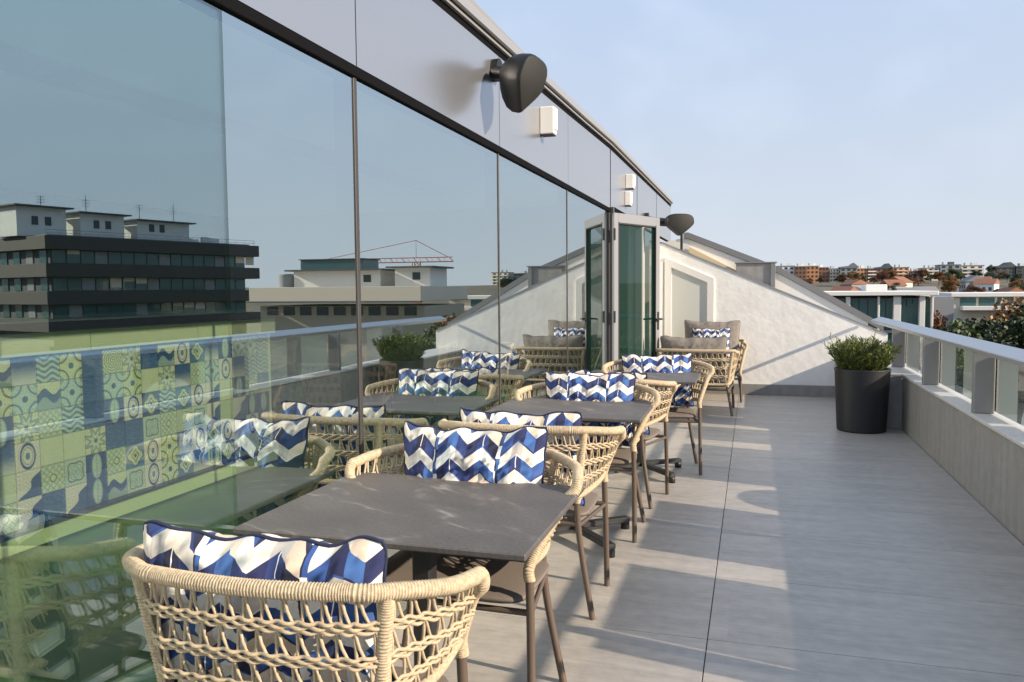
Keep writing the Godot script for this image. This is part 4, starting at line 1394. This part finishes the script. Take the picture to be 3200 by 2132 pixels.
func build_opposite() -> void:
	# what the glass front mirrors: buildings to the right of the terrace, out of the frame
	var o := thing("banded_building", "dark building with long brown balcony bands, seen mirrored in the glass front", "building", Vector3(72.6, 0, -69.6), atan2(27.6, -7.8))
	# local x runs along the facade that faces the terrace, local -z towards the terrace
	var Lf := 28.7
	var Df := 22.0
	put("core", bx(Vector3(Lf / 2, -4.5, Df / 2), Vector3(Lf - 2.0, 24.0, Df - 2.0)), M.far_dark, o)
	var win := unit_box(1.5, 1.45, 0.1)
	for fl in 6:
		var y := 7.93 - fl * 3.13
		var m := MB.new()
		m.box(Vector3(Lf / 2 + 0.4, y - 0.77, Df / 2), Vector3(Lf + 0.8, 1.54, Df), 0.04)
		put("balcony_band", m.mesh(), M.brown_band, o)
		if fl < 3:
			for k in 16:
				put("window", win, M.teal_window if (k + fl) % 5 != 3 else M.far_grey, o, Vector3(1.9 + k * 1.66, y - 2.33, 0.95))
			for k in 6:
				put("window", unit_box(0.1, 1.45, 1.5), M.far_grey if k == 1 else M.teal_window, o, Vector3(0.95, y - 2.33, 2.4 + k * 3.0))
	put("roof", bx(Vector3(Lf / 2, 8.0, Df / 2), Vector3(Lf - 1.0, 0.16, Df - 1.0)), M.roof_grey, o)
	for k in 4:
		var am := MB.new()
		var ax: float = [3.0, 8.4, 15.5, 20.5][k]
		am.tube(pts([Vector3(ax, 11.0, 6.5), Vector3(ax, 13.0 + 0.5 * (k % 2), 6.5)]), 0.05, 5, false)
		for q in 3:
			am.tube(pts([Vector3(ax - 0.5, 12.2 + 0.35 * q, 6.5), Vector3(ax + 0.5, 12.2 + 0.35 * q, 6.5)]), 0.03, 4, false)
		put("antenna", am.mesh(), M.far_grey, o)
	for k in 5:
		put("air_conditioner", bx(Vector3(22.8 + (k % 3) * 1.7, 8.5, 3.0 + k * 1.2), Vector3(1.0, 0.9, 0.6), 0.03), M.far_white, o)
	var rl := MB.new()
	for y in [8.25, 8.6]:
		rl.tube(pts([Vector3(0.3, y, 0.3), Vector3(Lf + 0.4, y, 0.3)]), 0.025, 4, false)
	for k in 20:
		rl.tube(pts([Vector3(0.3 + k * 1.5, 7.9, 0.3), Vector3(0.3 + k * 1.5, 8.6, 0.3)]), 0.02, 4, false)
	put("roof_railing", rl.mesh(), M.far_grey, o)
	for k in 9:
		put("blind", unit_box(1.4, 0.5 + 0.25 * (k % 4), 0.06), M.far_cream, o, Vector3(3.56 + (k * 5 % 16) * 1.66, 7.93 - 3.13 * (k % 3) - 1.75 - 0.12 * (k % 4), 0.86))
	for q in [[-0.5, 5.6, 0.5], [6.8, 5.6, 0.2], [14.2, 7.6, -0.2]]:
		var hut := put("roof_house", bx(Vector3(q[0] + q[1] * 0.5, 9.5 + q[2] * 0.5, 7.5), Vector3(q[1], 2.9 + q[2], 5.0)), M.far_white, o)
		put("roof", bx(Vector3(q[0] + q[1] * 0.5, 11.03 + q[2], 7.3), Vector3(q[1] + 1.1, 0.16, 6.4)), M.far_dark, hut)
		for k in 2:
			put("window", unit_box(0.7, 1.0, 0.1), M.far_window, hut, Vector3(q[0] + 2.0 + k * 1.5, 9.9, 4.98))
	o = thing("beige_block", "long beige block with roof terrace houses, mirrored in the glass front", "building", Vector3(0, 0, -76))
	put("wall", bx(Vector3(40.2, -8.2, -7), Vector3(20, 16.0, 12)), M.beige_wall, o)
	put("parapet", bx(Vector3(40.2, 1.1, -6.4), Vector3(20.6, 1.55, 14), 0.03), M.far_cream, o)
	put("ledge", bx(Vector3(40.2, 0.26, 0.75), Vector3(20.8, 0.12, 0.7), 0.02), M.far_dark, o)
	for k in 9:
		put("window", unit_box(1.4, 0.95, 0.1), M.far_window, o, Vector3(31.8 + k * 2.1, -0.75, -0.98))
	for q in [[37.0, 48.0, 3.7, "grey"], [31.0, 35.2, 3.9, "white"]]:
		var ht := put("roof_house", bx(Vector3((q[0] + q[1]) * 0.5, (1.8 + q[2]) * 0.5, -7.0), Vector3(q[1] - q[0], q[2] - 1.8, 5.0)), M.far_white, o)
		put("roof", bx(Vector3((q[0] + q[1]) * 0.5, q[2] + 0.09, -6.8), Vector3(q[1] - q[0] + 1.4, 0.18, 6.4)), M.far_dark, ht)
		put("window", unit_box(0.9, 0.8, 0.1), M.far_window, ht, Vector3(q[0] + 1.6, q[2] - 0.9, -4.47))
	put("glass_lantern", bx(Vector3(43.4, 4.45, -7.0), Vector3(8.0, 1.1, 4.0), 0.03), M.teal_window, o)
	put("roof_plate", bx(Vector3(43.4, 5.06, -7.0), Vector3(8.3, 0.1, 4.4), 0.02), M.far_dark, o)
	var tk := MB.new()
	tk.lathe(Vector3(49.2, 1.8, -5.0), [Vector2(0, 1.7), Vector2(0.95, 1.6), Vector2(1.0, 1.5), Vector2(1.0, 0.0)], 20)
	put("water_tank", tk.mesh(), M.far_grey, o)
	# tower crane
	var c := thing("tower_crane", "thin red tower crane far off, mirrored in the glass front", "crane", Vector3(72, -16, -170))
	var m2 := MB.new()
	for sx in [-0.7, 0.7]:
		for sz in [-0.7, 0.7]:
			m2.tube(pts([Vector3(sx, 0, sz), Vector3(sx, 24, sz)]), 0.12, 4, false)
	for k in 16:
		var y := k * 1.5
		var s := -1.0 if k % 2 else 1.0
		m2.tube(pts([Vector3(-0.7 * s, y, 0.7), Vector3(0.7 * s, y + 1.5, 0.7)]), 0.08, 4, false)
		m2.tube(pts([Vector3(-0.7, y, -0.7 * s), Vector3(-0.7, y + 1.5, 0.7 * s)]), 0.08, 4, false)
	put("mast", m2.mesh(), M.crane_red, c)
	m2 = MB.new()
	for q in [[24.0, 0.5], [24.0, -0.5], [25.0, 0.0]]:
		m2.tube(pts([Vector3(-9, q[0], q[1]), Vector3(30, q[0], q[1])]), 0.10, 4, false)
	for k in 26:
		m2.tube(pts([Vector3(-9 + k * 1.5, 24, 0.5 if k % 2 else -0.5), Vector3(-8.25 + k * 1.5, 25, 0)]), 0.07, 4, false)
	m2.tube(pts([Vector3(0, 25, 0), Vector3(0, 29, 0), Vector3(24, 25, 0)]), 0.07, 4, false)
	m2.tube(pts([Vector3(0, 29, 0), Vector3(-8, 25, 0)]), 0.07, 4, false)
	put("jib", m2.mesh(), M.crane_red, c)

func build_sky() -> Sky:
	# pale blue sky with thin high cloud
	var s := ProceduralSkyMaterial.new()
	s.sky_top_color = Color(0.670, 0.770, 0.915)
	s.sky_horizon_color = Color(0.825, 0.850, 0.875)
	s.sky_curve = 0.22
	s.ground_bottom_color = Color(0.30, 0.29, 0.27)
	s.ground_horizon_color = Color(0.78, 0.81, 0.84)
	s.sun_angle_max = 1.0
	var W := 1024
	var H := 512
	var f := FastNoiseLite.new()
	f.seed = 4
	f.frequency = 0.9
	f.fractal_octaves = 5
	var img := Image.create(W, H, false, Image.FORMAT_RGBA8)
	for y in H / 2:
		var el := (0.5 - float(y) / H) * PI
		for x in W:
			var az := float(x) / W * TAU
			var dirn := Vector3(cos(az) * cos(el), sin(el), sin(az) * cos(el))
			var p := Vector3(dirn.x * 1.2, dirn.y * 5.0, dirn.z * 3.2)
			var v: float = clamp((f.get_noise_3dv(p * 2.0) + 0.12) * 0.9, 0, 1)
			img.set_pixel(x, y, Color(1, 1, 1, v * 0.34 * smoothstep(0.02, 0.25, el)))
	s.sky_cover = ImageTexture.create_from_image(img)
	s.sky_cover_modulate = Color(0.55, 0.55, 0.55)
	var sky := Sky.new()
	sky.sky_material = s
	return sky

func _ready() -> void:
	var cam := Camera3D.new()
	cam.name = "camera"
	cam.transform = Transform3D(Basis(Vector3.UP, 0.2955784) * Basis(Vector3.RIGHT, -0.06473663) * Basis(Vector3.BACK, -0.00826669), Vector3(0, 1.40, 0))
	cam.fov = 46.67
	cam.near = 0.05
	cam.far = 6000.0
	add_child(cam)
	var env := Environment.new()
	env.background_mode = Environment.BG_SKY
	env.sky = build_sky()
	env.tonemap_mode = Environment.TONE_MAPPER_LINEAR
	env.background_energy_multiplier = 0.66
	env.tonemap_exposure = 1.68
	env.sdfgi_enabled = true
	env.ssao_enabled = true
	env.ssil_enabled = true
	var we := WorldEnvironment.new()
	we.name = "world"
	we.environment = env
	add_child(we)
	var sun := DirectionalLight3D.new()
	sun.name = "sun"
	sun.light_color = Color(1.0, 0.93, 0.83)
	sun.light_energy = 1.6
	sun.light_angular_distance = 0.5
	sun.shadow_enabled = true
	add_child(sun)
	sun.look_at_from_position(Vector3.ZERO, Vector3(-1.0, -0.44, -0.20), Vector3.UP)

	make_materials()
	build_floor()
	build_restaurant()
	build_end_wall()
	build_parapet()
	build_ground()
	build_skyline()
	build_suburb()
	build_office()
	build_opposite()
	build_trees()
	build_fittings()
	build_furniture()
